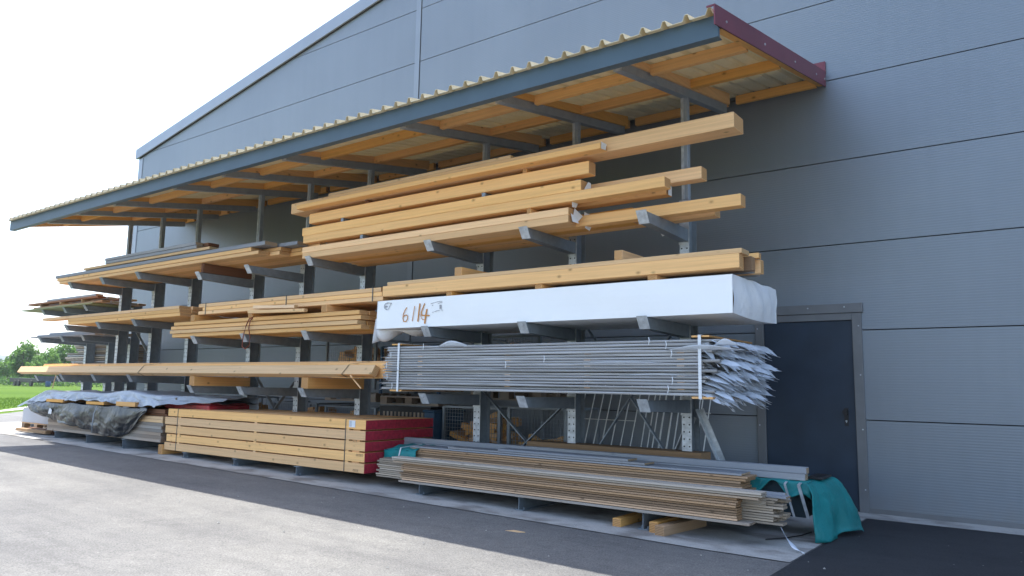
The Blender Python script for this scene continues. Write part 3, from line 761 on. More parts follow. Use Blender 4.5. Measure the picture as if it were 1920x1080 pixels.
paper('tag on the end of the upper second layer beam', [(x2,-2.56,3.36), (x2+.01,-2.50,3.45), (x2+.02,-2.46,3.44), (x2+.02,-2.46,3.36)])
paper('tag above the big diamond tag', [(xe+.02,-2.58,3.24), (xe+.03,-2.48,3.24), (xe+.02,-2.5,3.19), (xe+.01,-2.56,3.19)])
x3 = X(1251, -2.33, 3.28)+.008
paper('white taped end of the resin stained beam', [(x3,-2.32,3.34), (x3,-2.24,3.34), (x3,-2.24,3.235), (x3,-2.32,3.235)])
paper('white wrapping on the overhanging plank end', [(X(1127,-2.74,3.73)+.006,-2.745,3.764), (X(1127,-2.74,3.73)+.006,-2.64,3.764), (X(1127,-2.74,3.73)+.006,-2.66,3.70), (X(1127,-2.74,3.73)+.006,-2.745,3.69)])
paper('tag hanging under the long pale beam beside the arm', [(-3.43,-1.9,3.02), (-3.33,-1.9,3.02), (-3.31,-1.9,2.93), (-3.36,-1.9,2.91)])

# --- A, second tier: beams on the white pack
GB = 'beams lying on the white wrapped pack'
xr = X(1386, Y, 2.45)
beam('thick front beam on the spacers above the white pack', -6.85, xr, Y, .10, 2.395, .13, SPRUCE, GB)
beam('thin plank on top of the thick front beam above the white pack', -6.78, xr+.02, Y+.01, .20, 2.527, .045, PALE, GB, name='plank', cat='plank')
for k in range(5):
    beam('rear beam of the row above the white pack', -6.8+.05*(k % 2), xr+.0+(-.03, .04, .0, .05, -.02)[k], Y+.105+.105*k, .10, 2.395, .13, (SPRUCE, BROWNW, GREYW, SPRUCE, GREYW)[k], GB)
beam('small square batten ending right of the thin plank', -4.5, xr+.06, -2.25, .07, 2.527, .05, SPRUCE, GB, name='batten', cat='batten')
bearer('left wooden spacer on the white pack below the thick beam', X(836, Y, 2.36)+.04, .09, Y+.01, -2.0, 2.343, .05, WARM, 'spacers on the white pack')
bearer('middle wooden spacer on the white pack below the thick beam', X(1004, Y, 2.36)+.03, .09, Y+.01, -2.0, 2.343, .05, WARM, 'spacers on the white pack')
bearer('right wooden spacer on the white pack below the thick beam', X(1216, Y, 2.36)+.03, .09, Y+.01, -2.0, 2.343, .05, WARM, 'spacers on the white pack')
bearer('short crosswise timber lying above the left of the thick beam', -5.62, .11, Y+.02, -1.75, 2.575, .095, SPRUCE, 'crosswise timbers')
bearer('short crosswise timber lying above the right of the thick beam', -3.52, .09, Y+.02, -1.75, 2.575, .095, SPRUCE, 'crosswise timbers')

# --- white wrapped pack
WX0, WX1, WY0, WY1, WZ0, WZ1 = -6.93, -2.36, -2.6, -1.36, 1.99, 2.34
wp = thing('wrapped_timber_pack', 'long white film wrapped timber pack marked 6/14 in orange', 'wrapped pack')
R_ = rng(12)
def bumpy(i, j, a): return a*math.sin(i*1.7+j*2.3)*math.cos(i*.9-j*1.1)
mb = MB()
nx, nz = 46, 5
def ff(u, v): 
    x = WX0+(WX1-WX0)*u; z = WZ0+(WZ1-WZ0)*v
    return (x, WY0+.004*math.sin(x*3.1+v*4)+.003*math.sin(x*9.7)*v, z)
mb.sheet(ff, nx, nz)
mb.sheet(lambda u, v: (WX0+(WX1-WX0)*u, (WY0+.004*math.sin((WX0+(WX1-WX0)*u)*3.1+4)+.003*math.sin((WX0+(WX1-WX0)*u)*9.7))*(1-v)+WY1*v, WZ1), nx, 6)
mb.sheet(lambda u, v: (WX0+(WX1-WX0)*u, (WY0+.004*math.sin((WX0+(WX1-WX0)*u)*3.1))*(1-v)+WY1*v, WZ0), nx, 6)
mb.sheet(lambda u, v: (WX0+(WX1-WX0)*u, WY1, WZ0+(WZ1-WZ0)*v), nx, nz)
mb.build('film', WHITEF, wp, smooth=False)
mb = MB()
mb.sheet(lambda u, v: (WX1+.002+.035*math.sin(u*math.pi)*math.sin(v*math.pi)+.012*math.sin(u*23+v*5)*math.sin(v*math.pi), WY0+(WY1-WY0)*u, WZ0+(WZ1-WZ0)*v-.02*math.sin(u*3)*(1-v)+(.006*math.sin(u*17)*v if u > .3 else 0)), 22, 10)
mb.sheet(lambda u, v: (WX0-.002-.03*math.sin(u*math.pi)*math.sin(v*math.pi), WY0+(WY1-WY0)*u, WZ0+(WZ1-WZ0)*v), 10, 6)
each(mb, 'folded_end', WHITEC, wp, smooth=True)
mb = MB()
mb.sheet(lambda u, v: (WX0-.05+.62*u, WY0+.03+.35*u+.25*v, WZ0-.004-(.17*(1-abs(u-.15)*1.1))*(math.sin(v*math.pi)**.6)*(.55+.45*math.cos(u*9))), 18, 8)
mb.sheet(lambda u, v: (WX0-.03-.05*v+.03*u, WY0+.01+.5*u, WZ0+.13-.31*v*(1-.5*u)), 8, 6)
mb.build('loose_flap', WHITEC, wp, smooth=True, solid=.002)
mb = MB(); mb.box(WX0+.02, WX1-.02, WY0+.02, WY1-.02, WZ0+.01, WZ1-.01); mb.build('timber_core', SPRUCE, wp)
def stroke(mb, pts, w_, y):
    """flat ribbon of marker ink on the pack face, pts in (x, z)"""
    for (a, b) in zip(pts, pts[1:]):
        d = Vector((b[0]-a[0], b[1]-a[1])); n_ = Vector((-d.y, d.x)).normalized()*w_/2; e = d.normalized()*w_*.3
        q = [(a[0]-e.x-n_.x, a[1]-e.y-n_.y), (b[0]+e.x-n_.x, b[1]+e.y-n_.y), (b[0]+e.x+n_.x, b[1]+e.y+n_.y), (a[0]-e.x+n_.x, a[1]-e.y+n_.y)]
        mb.add([(p[0], y, p[1]) for p in q]+[(p[0], y+.003, p[1]) for p in q], [(0,1,2,3), (0,4,5,1), (1,5,6,2), (2,6,7,3), (3,7,4,0)])
        y -= .00015
ym = WY0-.0085
def pxz(px, py):      # pack front face point from photo pixel
    k1 = (px-960)/F; k2 = (540-py)/F; d = fw+rt*k1+up*k2; t_ = (WY0+CD)/d.y; P = CP+d*t_; return (P.x, P.z)
def zp(x, y): return pxz(700+x/10.8, 550+y/10.8)
mb = MB()
stroke(mb, [zp(685,290), zp(645,350), zp(612,430), zp(605,510), zp(622,570), zp(665,575), zp(700,520), zp(705,465), zp(680,440), zp(640,450), zp(615,480)], .010, ym)
stroke(mb, [zp(845,265), zp(820,410), zp(795,560)], .009, ym)
stroke(mb, [zp(950,215), zp(930,370), zp(908,565)], .018, ym)
stroke(mb, [zp(1045,210), zp(1010,300), zp(975,400), zp(990,445), zp(1060,450), zp(1140,448)], .014, ym)
stroke(mb, [zp(1090,330), zp(1065,470), zp(1048,605)], .021, ym)
stroke(mb, [zp(960,430), zp(985,510), zp(1020,540), zp(1060,520)], .006, ym)
mb.build('orange_marking', ORANGE, wp)
mb = MB()
stroke(mb, [zp(300,195), zp(255,210), zp(230,260), zp(240,310), zp(290,335)], .008, ym)
stroke(mb, [zp(290,195), zp(375,200), zp(340,260), zp(310,325)], .006, ym)
stroke(mb, [zp(235,285), zp(285,265)], .014, ym)
for a, b in (((1170,212),(1240,190)), ((1255,185),(1320,170)), ((1330,165),(1400,160)), ((1195,240),(1215,250)), ((1320,205),(1405,180)), ((1200,385),(1225,380)), ((1245,375),(1300,350)), ((1310,352),(1345,350)), ((1375,330),(1412,345))):
    stroke(mb, [zp(*a), zp(*b)], .0045, ym)
for k in range(6): stroke(mb, [zp(1350,240+k*14), zp(1380+5*(k % 2),238+k*14)], .006, ym)
mb.build('printed_stamp', INK, wp)

# --- grey foil wrapped board pack
gp = thing('foil_wrapped_pack', 'strapped pack of grey foil wrapped boards with frayed foil ends', 'board pack')
GX0, GX1, GY0, GY1 = -6.72, -2.5, -2.6, -1.45
z = 1.245; R_ = rng(31); zl = []
NL = 17; hh = (1.765-1.245)/NL
for k in range(NL):
    y0 = GY0+R_.uniform(-.012, .018); x0 = GX0+R_.uniform(-.07,.03); x1 = GX1+R_.uniform(-.22,.02); zl.append((z, x0, x1, y0))
    mb = MB(); sg = 30; a_ = R_.uniform(0, 6); am = R_.choice((.0008, .002, .004))
    mb.sheet(lambda u, v: (x0+(x1-x0)*u, y0-.006*math.sin(v*math.pi)+.002*math.sin(u*31+k), z+.003+(hh-.006)*v+am*math.sin(u*9+a_)*v), sg, 3)
    mb.sheet(lambda u, v: (x0+(x1-x0)*u, y0+.002*math.sin(u*31+k)+(GY1-y0)*v, z+hh-.003+am*math.sin(u*9+a_)), sg, 1)
    mb.sheet(lambda u, v: (x0+(x1-x0)*u, y0+.002*math.sin(u*31+k)+(GY1-y0)*v, z+.003), sg, 1)
    mb.box(x0+.003, x1-.003, y0+.025, GY1, z+.005, z+hh-.007)
    mb.build('board_layer', FOIL, gp)
    z += hh
# thin brown stickers between some layers
mb = MB()
for k in (2, 4, 6, 9, 11, 13):
    for x in (-6.2, -4.9, -3.9, -2.9): mb.box(x, x+.07, GY0+.004, GY1, 1.245+k*hh-.004, 1.245+k*hh+.004)
each(mb, 'sticker', BROWNW, gp)
# flaring foil ends
mb = MB(); R_ = rng(9)
for (zz, x0, x1, y0) in zl:
    for row in range(17):
        y = y0-.012+row*(GY1-y0)/16.5+R_.uniform(-.03,.03)
        # each wrapper end: a strip that leaves the board end, sags and twists to a torn point
        L_ = R_.uniform(.10,.30); wd = R_.uniform(.07,.13); z0 = zz+hh*R_.uniform(.2,.9); xs_ = x1-R_.uniform(.02,.10)
        sag = R_.uniform(.04,.15); tw = R_.uniform(.02,.06); n_ = 5; lo = []; hi = []
        for q in range(n_+1):
            t_ = q/n_; w_ = wd*(1-t_**1.6)+.004
            cx = xs_+L_*t_; cz = z0-sag*t_**1.5+R_.uniform(-.004,.004); cy = y+wd*.5+.04*t_
            lo.append((cx, cy-w_/2, cz-tw*t_**.7*(w_/wd))); hi.append((cx-.03*t_, cy+w_/2, cz+tw*t_**.7*(w_/wd)*.8+.004))
        b = len(mb.v); mb.v += lo+hi
        for q in range(n_): mb.f.append((b+q, b+q+1, b+n_+2+q, b+n_+1+q)); mb.m.append(0)
    y = y0-.02
    while y < GY1:
        L_ = R_.uniform(.05,.12); wd = R_.uniform(.08,.16); z0 = zz+hh*R_.uniform(.3,.9)
        mb.add([(x0+.02, y, z0), (x0+.02, y+wd, z0-.003), (x0-L_, y+wd*.4, z0-R_.uniform(-.01,.02))], [(0,1,2)])
        y += wd*.8
tag(mb.build('frayed_foil', FLAP, gp, solid=.0012), kind='stuff')
# lifted pieces of foil along the front
mb = MB()
def curl(x0, x1, z0, h, out, sgn=1):
    mb.sheet(lambda u, v: (x0+(x1-x0)*u, GY0-.012-out*math.sin(u*math.pi)*v, z0+h*math.sin(u*math.pi)**1.5*v*sgn), 12, 3)
curl(-5.9, -5.35, 1.745, .065, .05); curl(-5.5, -5.2, 1.735, .02, .06); curl(-3.05, -2.25, 1.66, .05, .05); curl(-2.55,-2.3,1.70,.06,.03); curl(-5.7, -4.6, 1.475, .018, .03); curl(-6.8, -6.3, 1.47, .012, .03); curl(-4.1, -2.9, 1.545, .018, .02); curl(-3.5,-2.7,1.43,.02,.02)
each(mb, 'loose_foil', FLAP, gp, smooth=True, solid=.001)
mb = MB()
for x, wd in ((X(747, Y, 1.5), .03), (X(1311, Y, 1.5), .03)):
    mb.box(x, x+wd, GY0-.024, GY0-.020, 1.225, 1.80); mb.box(x, x+wd, GY0-.020, GY1, 1.798, 1.802); mb.box(x, x+wd, GY0-.020, GY1, 1.219, 1.223)
each(mb, 'strap', STRAPW, gp)
mb = MB(); R_ = rng(14)
for px, z0 in ((735,1.62), (727,1.5), (728,1.36), (737,1.25), (796,1.72), (950,1.5), (1022,1.56), (1218,1.72), (1260,1.6), (1250,1.68), (1262,1.35), (1254,1.27)):
    x = X(px, Y, z0); mb.tube([(x, Y-.026, z0), (x+.012, Y-.03, z0+.035), (x+.003, Y-.026, z0+.07)], .0045, 5)
each(mb, 'string_tie', STRAPW, gp)
mb = MB()
for x in (X(735, Y, 1.8), X(1300, Y, 1.8)-.02): mb.box(x, x+.17, Y, GY1, 1.782, 1.797); mb.box(x, x+.20, Y-.01, GY1, 1.224, 1.243)
each(mb, 'lath', WARM, gp)

# --- B and C top tier boards
GC = 'boards stacked on the top middle and left arms'
beam('bottom front board on the top left arm tips', -16.24, -9.53, Y, .20, 3.192, .052, SPRUCE, GC, name='board', cat='board')
beam('second front board just above the top left arm tips', -16.35, -9.72, Y, .20, 3.252, .058, SPRUCE, GC, name='board', cat='board')
beam('long weathered grey board running along the front of the top left stack', -16.44, -9.38, Y, .22, 3.316, .058, GREYW, GC, name='board', cat='board')
R_ = rng(3)
for k in range(4):
    for j, zz in enumerate((3.192, 3.252)):
        xe_ = -9.5+[.25,.55,.75,.9][k]+R_.uniform(-.1,.1)
        beam('rear board of the stack with uneven ends beside the top beams', -16.1+R_.uniform(-.2,.2), xe_, Y+.205+.2*k, .195, zz, .055, (SPRUCE, WARM)[(j+k) % 2], GC, name='board', cat='board')
beam('rear grey board ending beside the top right beam stack', -14.0, -8.95, -2.35, .2, 3.316, .055, GREYW, GC, name='board', cat='board')
beam('rear light board on the far side of the top left stack', -13.0, -8.75, -2.1, .2, 3.316, .055, WARM, GC, name='board', cat='board')
beam('red brown board at the rear of the top left stack', -12.5, -8.7, -1.88, .18, 3.316, .055, REDBR, GC, name='board', cat='board')
beam('light board under the two short grey boards of the top left stack', -15.27, -10.9, Y+.03, .2, 3.40, .045, PALE, GC, name='board', cat='board')
beam('lower short grey board on the top left stack', -14.38, -11.27, Y+.02, .13, 3.45, .05, GREYW, GC, name='board', cat='board')
beam('upper short grey board with a weathered face on the top left stack', -14.38, -11.28, Y+.01, .13, 3.505, .05, GREYW, GC, name='board', cat='board')
for k in range(2): beam('red brown board behind the short grey boards', -14.2, -11.2+.04*k, Y+.16, .2, 3.45+.055*k, .05, REDBR, GC, name='board', cat='board')
bearer('wooden packer on top of the arm under the left board stack', -11.10, .06, -2.55, -1.65, 3.04, .148, REDBR, 'packers under the top stack')

# --- C middle tier
GD = 'boards on the middle left arms'
beam('bottom front board on the middle left arms', -15.66, -11.58, Y, .20, 2.352, .055, SPRUCE, GD, name='board', cat='board')
beam('second front board on the middle left arms', -15.68, -11.60, Y, .20, 2.41, .06, SPRUCE, GD, name='board', cat='board')
beam('top front board reaching furthest left on the middle left arms', -16.85, -11.62, Y, .20, 2.473, .052, SPRUCE, GD, name='board', cat='board')
for k in range(3):
    for j in range(3):
        beam('rear board of the middle left stack', -15.7-.2*j+.1*k, -11.6-.05*k+.02*j, Y+.205+.2*k, .195, 2.352+.06*j, .055, (SPRUCE, WARM)[k % 2], GD, name='board', cat='board')

# --- B middle tier
GE = 'boards on the middle arms beside the white pack'
for j, (z0, a, b, nm) in enumerate([(2.003, -11.77, -7.22, 'lowest'), (2.063, -11.81, -7.27, 'second lowest'), (2.128, -11.82, -7.23, 'second highest'), (2.19, -11.70, -7.24, 'highest')]):
    beam(nm+' front board of the loose stack held by the red cord', a, b, Y-.02*(j % 2), .15, z0, .055, (SPRUCE, PALE, SPRUCE, SPRUCE)[j], GE, name='board', cat='board')
    for k in range(3):
        beam('rear board of the loose stack held by the red cord', a+.1*k, b+.03*k, Y+.155+.2*k, .195, z0, .055, (WARM, SPRUCE)[k % 2], GE, name='board', cat='board')
for px, lb in ((361, 'left'), (469, 'middle'), (606, 'right')):
    bearer(lb+' crosswise bearer under the strapped board bundle', X(px, Y, 2.3)+.05, .11, Y-.03, -1.75, 2.247, .10, WARM, 'bearers under the strapped bundle')
sb = thing('strapped_board_bundle', 'strapped bundle of long spruce boards left of the white pack', 'board bundle')
for j in range(3):
    for k in range(4):
        m_ = MB(); a = -11.07+.12*((j+k) % 2); m_.box(a, -6.86-.02*j, Y+.02+.2*k, Y+.21+.2*k, 2.35+.058*j, 2.35+.058*j+.054)
        m_.build('board', SPRUCE, sb, bevel=.003, origin=((a-6.86)/2, Y, 2.35+.058*j))
m_ = MB()
for px in (383, 534, 696):
    x = X(px, Y, 2.43); m_.box(x, x+.016, Y+.014, Y+.018, 2.346, 2.53); m_.box(x, x+.016, Y+.018, -1.8, 2.526, 2.529)
each(m_, 'strap', STRAPB, sb)
beam('upper loose pale lath slanting in front of the strapped bundle', X(474, -2.68, 2.38), X(556, -2.68, 2.31), -2.70, .06, 2.34, .045, PALE, 'loose slanting laths', name='lath', cat='lath', tilt=.045, yaw=-.04)
beam('lower loose pale lath slanting in front of the strapped bundle', X(466, -2.68, 2.3), X(577, -2.68, 2.27), -2.72, .06, 2.275, .045, PALE, 'loose slanting laths', name='lath', cat='lath', tilt=.03, yaw=-.03)
xc_ = X(470, -2.64, 2.2)
m_ = MB()
m_.tube([(xc_+.02, -2.60, 2.26), (xc_-.03, -2.645, 2.22), (xc_-.09, -2.65, 2.12), (xc_-.13, -2.65, 2.02), (xc_-.16, -2.645, 1.92), (xc_-.17, -2.64, 1.82), (xc_-.09, -2.64, 1.78), (xc_+.0, -2.64, 1.84), (xc_+.02, -2.645, 1.95), (xc_-.02, -2.65, 2.08), (xc_+.0, -2.645, 2.2), (xc_+.02,-2.6,2.25)], .0085, 6)
tag(m_.build('cord', CORD, smooth=True), 'rust red cord looped around the loose boards and hanging down', 'cord')

# --- low long beams, set on edge at an angle
GF = 'long beams on the lower left arms'
lb_ = thing('strapped_beam_pair', 'strapped pale beams with a tilted upper face jutting left into the sun', 'beam bundle')
def rbeam(name, prof, x0, x1, m, parent):
    mb = MB(); mb.prism(prof, 'x', x0, x1); return mb.build(name, m, parent, bevel=.003)
rbeam('tilted_beam', [(-2.555,1.385), (-2.645,1.425), (-2.575,1.545), (-2.485,1.505)], -17.75, -6.95, PALE, lb_)
rbeam('upright_beam', [(-2.48,1.383), (-2.48,1.57), (-2.36,1.57), (-2.36,1.383)], -16.9, -6.75, SPRUCE, lb_)
rbeam('upright_beam', [(-2.354,1.383), (-2.354,1.60), (-2.22,1.60), (-2.22,1.383)], -17.2, -6.7, SPRUCE, lb_)
rbeam('flat_beam', [(-2.72,1.375), (-2.72,1.382), (-2.3,1.382), (-2.3,1.375)], -7.6, -6.75, WARM, lb_)
m_ = MB()
for px in (648, 265):
    x = X(px, Y, 1.45)
    m_.bar((x, -2.556, 1.378), (x-.02, -2.652, 1.424), .014, .004); m_.bar((x-.02, -2.652, 1.424), (x+.04, -2.578, 1.553), .014, .004); m_.bar((x+.04, -2.578, 1.553), (x+.2, -2.30, 1.606), .014, .004)
m_.build('strap', STRAPB, lb_)
m_ = MB(); x = X(657, -2.66, 1.42); m_.bar((x, -2.66, 1.41), (x+.24, -2.69, 1.25), .012, .014); tag(m_.build('splinter', PALE), 'long pale splinter hanging from the tilted beam near its right end', 'splinter', 'loose splinters')
m_ = MB(); x = X(107, -2.62, 1.36); m_.bar((x, -2.64, 1.37), (x-.06, -2.66, 1.11), .012, .012); tag(m_.build('splinter', PALE), 'pale splinter hanging below the beams at the outer left arm', 'splinter', 'loose splinters')
bearer('big warm coloured bearer on the lower middle arm at the left', X(357, -2.6, 1.3)+.07, .14, Y-.02, -1.62, 1.228, .148, WARM, 'big bearers on the lower middle arms')
bearer('big warm coloured bearer on the lower middle arm next to the grey pack', X(567, -2.6, 1.3)+.07, .14, Y-.02, -1.62, 1.228, .148, WARM, 'big bearers on the lower middle arms')

# --- red ended pack
rp = thing('strapped_timber_pack', 'big strapped timber pack with red painted right ends on floor beams', 'timber pack')
z0 = .206; hl = .1155; gp_ = .0175
for j in range(5):
    m_ = MB(); a = -11.75+(.05 if j in (1, 4) else 0)-.03*(j == 3); 
    for k in range(6):
        yb = Y+.205*k; m_.box(a+.004*k, -7.05+.0*k, yb, yb+.202, z0, z0+hl, 0, 0)
    o = m_.build('board_layer', SPRUCE, rp, bevel=.003, origin=(-9.4, Y, z0))
    m_ = MB()
    m_.box(-7.05, -7.046, Y+.001, Y+.205*6-.004, z0+.001, z0+hl-.001)
    m_.build('painted_end', REDP, rp)
    if j < 4:
        m_ = MB()
        for px in (333, 475, 647): x = X(px, Y, .5); m_.box(x, x+.06, Y+.004, Y+1.2, z0+hl, z0+hl+gp_)
        m_.box(-7.3, -7.17, Y+.02, Y+1.2, z0+hl+.001, z0+hl+gp_-.001)
        each(m_, 'sticker', SPRUCE, rp)
    z0 += hl+gp_
m_ = MB()
for px in (331, 646): x = X(px, Y, .5); m_.box(x, x+.013, Y-.004, Y-.001, .205, .857); m_.box(x, x+.013, Y-.001, Y+1.23, .855, .858)
each(m_, 'strap', STRAPB, rp)
xl = X(655, Y, .8); m_ = MB(); m_.box(xl, xl+.115, Y-.004, Y-.002, .76, .845); pl = m_.build('paper_label', WHITEP, rp)
m_ = MB()
for k in range(6): m_.box(xl+.008, xl+.05, Y-.0055, Y-.0045, .77+.012*k, .775+.012*k)
m_.box(xl+.0, xl+.0, 0, 0, 0, 0) if False else None
m_.build('label_print', INK, pl)
m_ = MB()
for (px, zz, n_) in ((663, .60, 3), (668, .43, 5), (662, .24, 4)):
    x = X(px, Y, zz)
    for k in range(n_): m_.box(x+.026*k, x+.026*k+.016, Y-.0035, Y-.0015, zz, zz+.006); m_.box(x+.026*k, x+.026*k+.004, Y-.0035, Y-.0015, zz-.014, zz-.0001); m_.box(x+.026*k, x+.026*k+.013, Y-.0035, Y-.0015, zz-.02, zz-.0145)
each(m_, 'stamped_mark', plain('brown_stamp', (.25,.16,.09), .8), rp)
bearer('short thick timber standing under the left end of the red ended pack', -11.83, .12, -2.62, -2.0, zg(-11.8)+.006, .15, WARM, 'short timbers on the pad')

# --- tarpaulin stack (left)
CB = .302
tp_ = thing('grey_board_stack', 'stack of greyish boards half hidden by the black tarpaulin', 'board stack')
for j in range(8):
    m_ = MB(); R2 = rng(j+50)
    for k in range(5): m_.box(-16.15+R2.uniform(-.02,.04), -11.86+R2.uniform(-.03,.03), Y+.2*k, Y+.2*k+.196, CB+.003+.052*j, CB+.051+.052*j)
    m_.build('board_layer', GREYB if j < 6 else PALE, tp_, origin=(-14, Y, CB+.05*j))
bs = thing('brown_board_stack', 'small brown board layer at the right end above the greyish boards', 'board stack')
m_ = MB(); m_.box(-12.6, -11.82, Y+.04, -1.8, .72, .76); m_.box(-12.7, -11.9, Y+.05, -1.8, .765, .83); m_.build('board_layer', REDBR, bs, origin=(-12.3,Y,.75))
m_ = MB(); m_.box(-16.0, -12.7, Y+.02, -1.75, .72, .835); tag(m_.build('board_layer', BROWNW, origin=(-14.3,Y,.75)), 'flat timber layer lying under the black tarpaulin', 'timber layer')
def tsheet(name, fn, nu, nv, m, label, cat, sol=.003):
    mb = MB(); mb.sheet(fn, nu, nv); return tag(mb.build(name, m, smooth=True, solid=sol), label, cat)
def lerp(tab, t_):
    for (a, va), (b, vb) in zip(tab, tab[1:]):
        if t_ <= b: return va+(vb-va)*(t_-a)/(b-a+1e-9)
    return tab[-1][1]
# black tarp hanging over the front in a swag
hem = [(-17.0,.74), (-16.5,.62), (-16.0,.53), (-15.2,.47), (-14.4,.40), (-13.8,.335), (-13.2,.325), (-12.85,.38), (-12.6,.55), (-12.4,.72), (-12.25,.80)]
def blk(u, v):
    x = -16.95+4.72*u; hz = lerp(hem, x); top = .845+.01*math.sin(x*7)
    if v < .3: t_ = v/.3; return (x, -1.9+(Y-.035+1.9)*t_, top)
    t_ = (v-.3)/.7; z = top+(hz-top)*t_
    fold = .016*abs(noise.noise(Vector((x*7+t_*3, t_*6-x*2, 17))))+.02*abs(noise.noise(Vector((x*4-t_*4, t_*4+x, 27))))+.03*math.sin(x*4.2+2.2*t_)+.035*abs(noise.noise(Vector((x*2.2, t_*1.6, 3))))+.035*noise.noise(Vector((x*3+t_*2, t_*3-x, 7)))
    return (x+.05*t_*math.sin(x*5), Y-.055-abs(.03*math.sin(t_*math.pi))-fold*t_, z+.012*math.sin(x*14)*t_)
tsheet('black_tarpaulin', blk, 220, 40, BLACKT, 'crumpled black tarpaulin hanging in a swag over the greyish boards', 'tarpaulin')
m_ = MB(); x = X(178, Y-.1, .6); m_.tube([(x+.05,-2.70,.83), (x+.02,-2.735,.7), (x+.03,-2.75,.55), (x,-2.735,.42), (x-.05,-2.72,.36)], .011, 6)
tag(m_.build('cord', plain('pale_grey_rope', (.4,.42,.44), .6), smooth=True), 'pale rope tied round the black tarpaulin', 'cord')
m_ = MB(); xq = X(96, Y-.08, .68); m_.add([(xq-.07,-2.705,.63), (xq+.06,-2.70,.625), (xq+.07,-2.70,.70), (xq+.0,-2.705,.74), (xq-.04,-2.705,.71)], [(0,1,2,3,4)])
tag(m_.build('sticker_patch', WHITEP, solid=.003), 'small white patch on the left of the black tarpaulin', 'patch')
for (p0, p1, lb, h_) in ((97,128,'left',.055), (172,205,'middle',.05), (228,264,'right',.075)):
    xa, xb = X(p0, Y, .87), X(p1, Y, .87)
    beam(lb+' wooden block between the silver and the black tarpaulin', xa, xb, Y-.10, .5, .853, h_, WARM, 'blocks between the two tarpaulins', name='block', cat='block')
m_ = MB(); m_.box(-16.3, -11.6, Y+.06, -1.7, .93, 1.03); tag(m_.build('covered_boards', GREYB, origin=(-14,Y,1)), 'board pack wrapped in the silver tarpaulin', 'board pack')
def slv(u, v):
    x = -17.45+6.75*u; top = 1.055+.012*math.sin(x*3.3)+(.05*math.exp(-((x+13.2)/.5)**2))
    if x < -16.35: top = 1.055-(-16.35-x)*.26
    if x > -11.3: top = 1.05-(x+11.3)*.04
    yb = -1.62; yf = Y-.0 if x < -11.9 else Y+(x+11.9)*.35
    hm = (.90+.02*math.sin(x*2.1)) if x < -13 else (.86+.02*math.sin(x*5))
    if x < -16: hm = .90-(-16-x)*.13
    if x > -12: hm = .90+.06*(x+12)
    if v < .12: t_ = v/.12; return (x, yb, .8+(top-.8)*t_)
    if v < .5: t_ = (v-.12)/.38; return (x+.02*math.sin(t_*9+x*4), yb+(yf-yb)*t_, top+.03*noise.noise(Vector((x*2.3, t_*2.5, 4)))+.02*abs(noise.noise(Vector((x*5, t_*5+x, 2)))))
    t_ = (v-.5)/.5
    fold = .018*abs(noise.noise(Vector((x*9+t_*3, t_*5-x*2, 11))))+.03*noise.noise(Vector((x*2.5, t_*1.5, 1)))+.045*abs(noise.noise(Vector((x*3.5-t_, t_*2+x*.6, 9))))-.015
    return (x+.04*math.sin(x*3)*t_, yf-.015-.06*t_-fold*min(1,t_*2), top+(hm-top)*t_-.012*math.sin(x*13)*t_)
tsheet('silver_tarpaulin', slv, 240, 44, SILVER, 'wrinkled silver tarpaulin draped over the upper board pack', 'tarpaulin')
# red film pack and black sheet at its right end
rd = MB(); rd.box(-12.3, -10.95, -2.35, -1.55, .84, .92); rd.box(-12.1, -11.0, -2.30, -1.6, .925, .955)
tag(rd.build('red_film_pack', REDPK, bevel=.01), 'low red film wrapped pack behind the red ended timber pack', 'film pack')
tsheet('black_sheet', lambda u, v: (-12.25+1.55*u, -2.28+.75*v, .955+.11*math.sin(u*math.pi)*(.6+.4*math.sin(v*5))*(1-.3*u)+.015*math.sin(u*17+v*9)), 30, 14, BLACKT, 'bunched black sheet lying on the red film pack', 'sheet')
# wrapped box on a pallet at the far left
zb_ = .19
pb = thing('pallet', 'dark wooden pallet under the grey wrapped load at the far left', 'pallet')
for k in range(3):
    m_ = MB(); m_.box(-18.45, -17.0, -2.2+.42*k, -2.08+.42*k, zb_+.02, zb_+.04); m_.build('bottom_board', BROWNW, pb)
    for q in range(3): m_ = MB(); m_.box(-18.43+.64*q, -18.28+.64*q, -2.2+.42*k, -2.08+.42*k, zb_+.04, zb_+.14); m_.build('block', BROWNW, pb)
for k in range(6):
    m_ = MB(); m_.box(-18.45, -17.0, -2.2+.17*k, -2.08+.17*k, zb_+.14, zb_+.165); m_.build('deck_board', BROWNW, pb)
m_ = MB(); m_.sheet(lambda u, v: ((-18.42+1.40*u), -2.2-.015*math.sin(u*9), .357+.42*v*(.7+.3*u)), 16, 6)
m_.sheet(lambda u, v: (-17.02-.01*math.sin(v*7), -2.2+.95*u, .357+.42*v), 10, 6); m_.sheet(lambda u, v: (-18.42+1.40*u, -2.2+.95*v, .357+.42*(.7+.3*u)), 10, 8); m_.sheet(lambda u, v: (-18.42, -2.2+.95*u, .357+.294*v), 4, 4)
tag(m_.build('wrapped_load', GREYBX, smooth=False), 'grey paper wrapped load on the far left pallet', 'wrapped load')
beam('dark squared timber lying on the ground before the pallet', X(34, -2.5, .2), X(90, -2.5, .25), -2.55, .1, .21, .06, BROWNW, 'timbers by the pallet', name='timber', cat='timber')
beam('second dark timber under the left end of the greyish boards', X(56, -2.35, .2), X(102, -2.35, .2), -2.40, .1, .195, .09, REDBR, 'timbers by the pallet', name='timber', cat='timber')

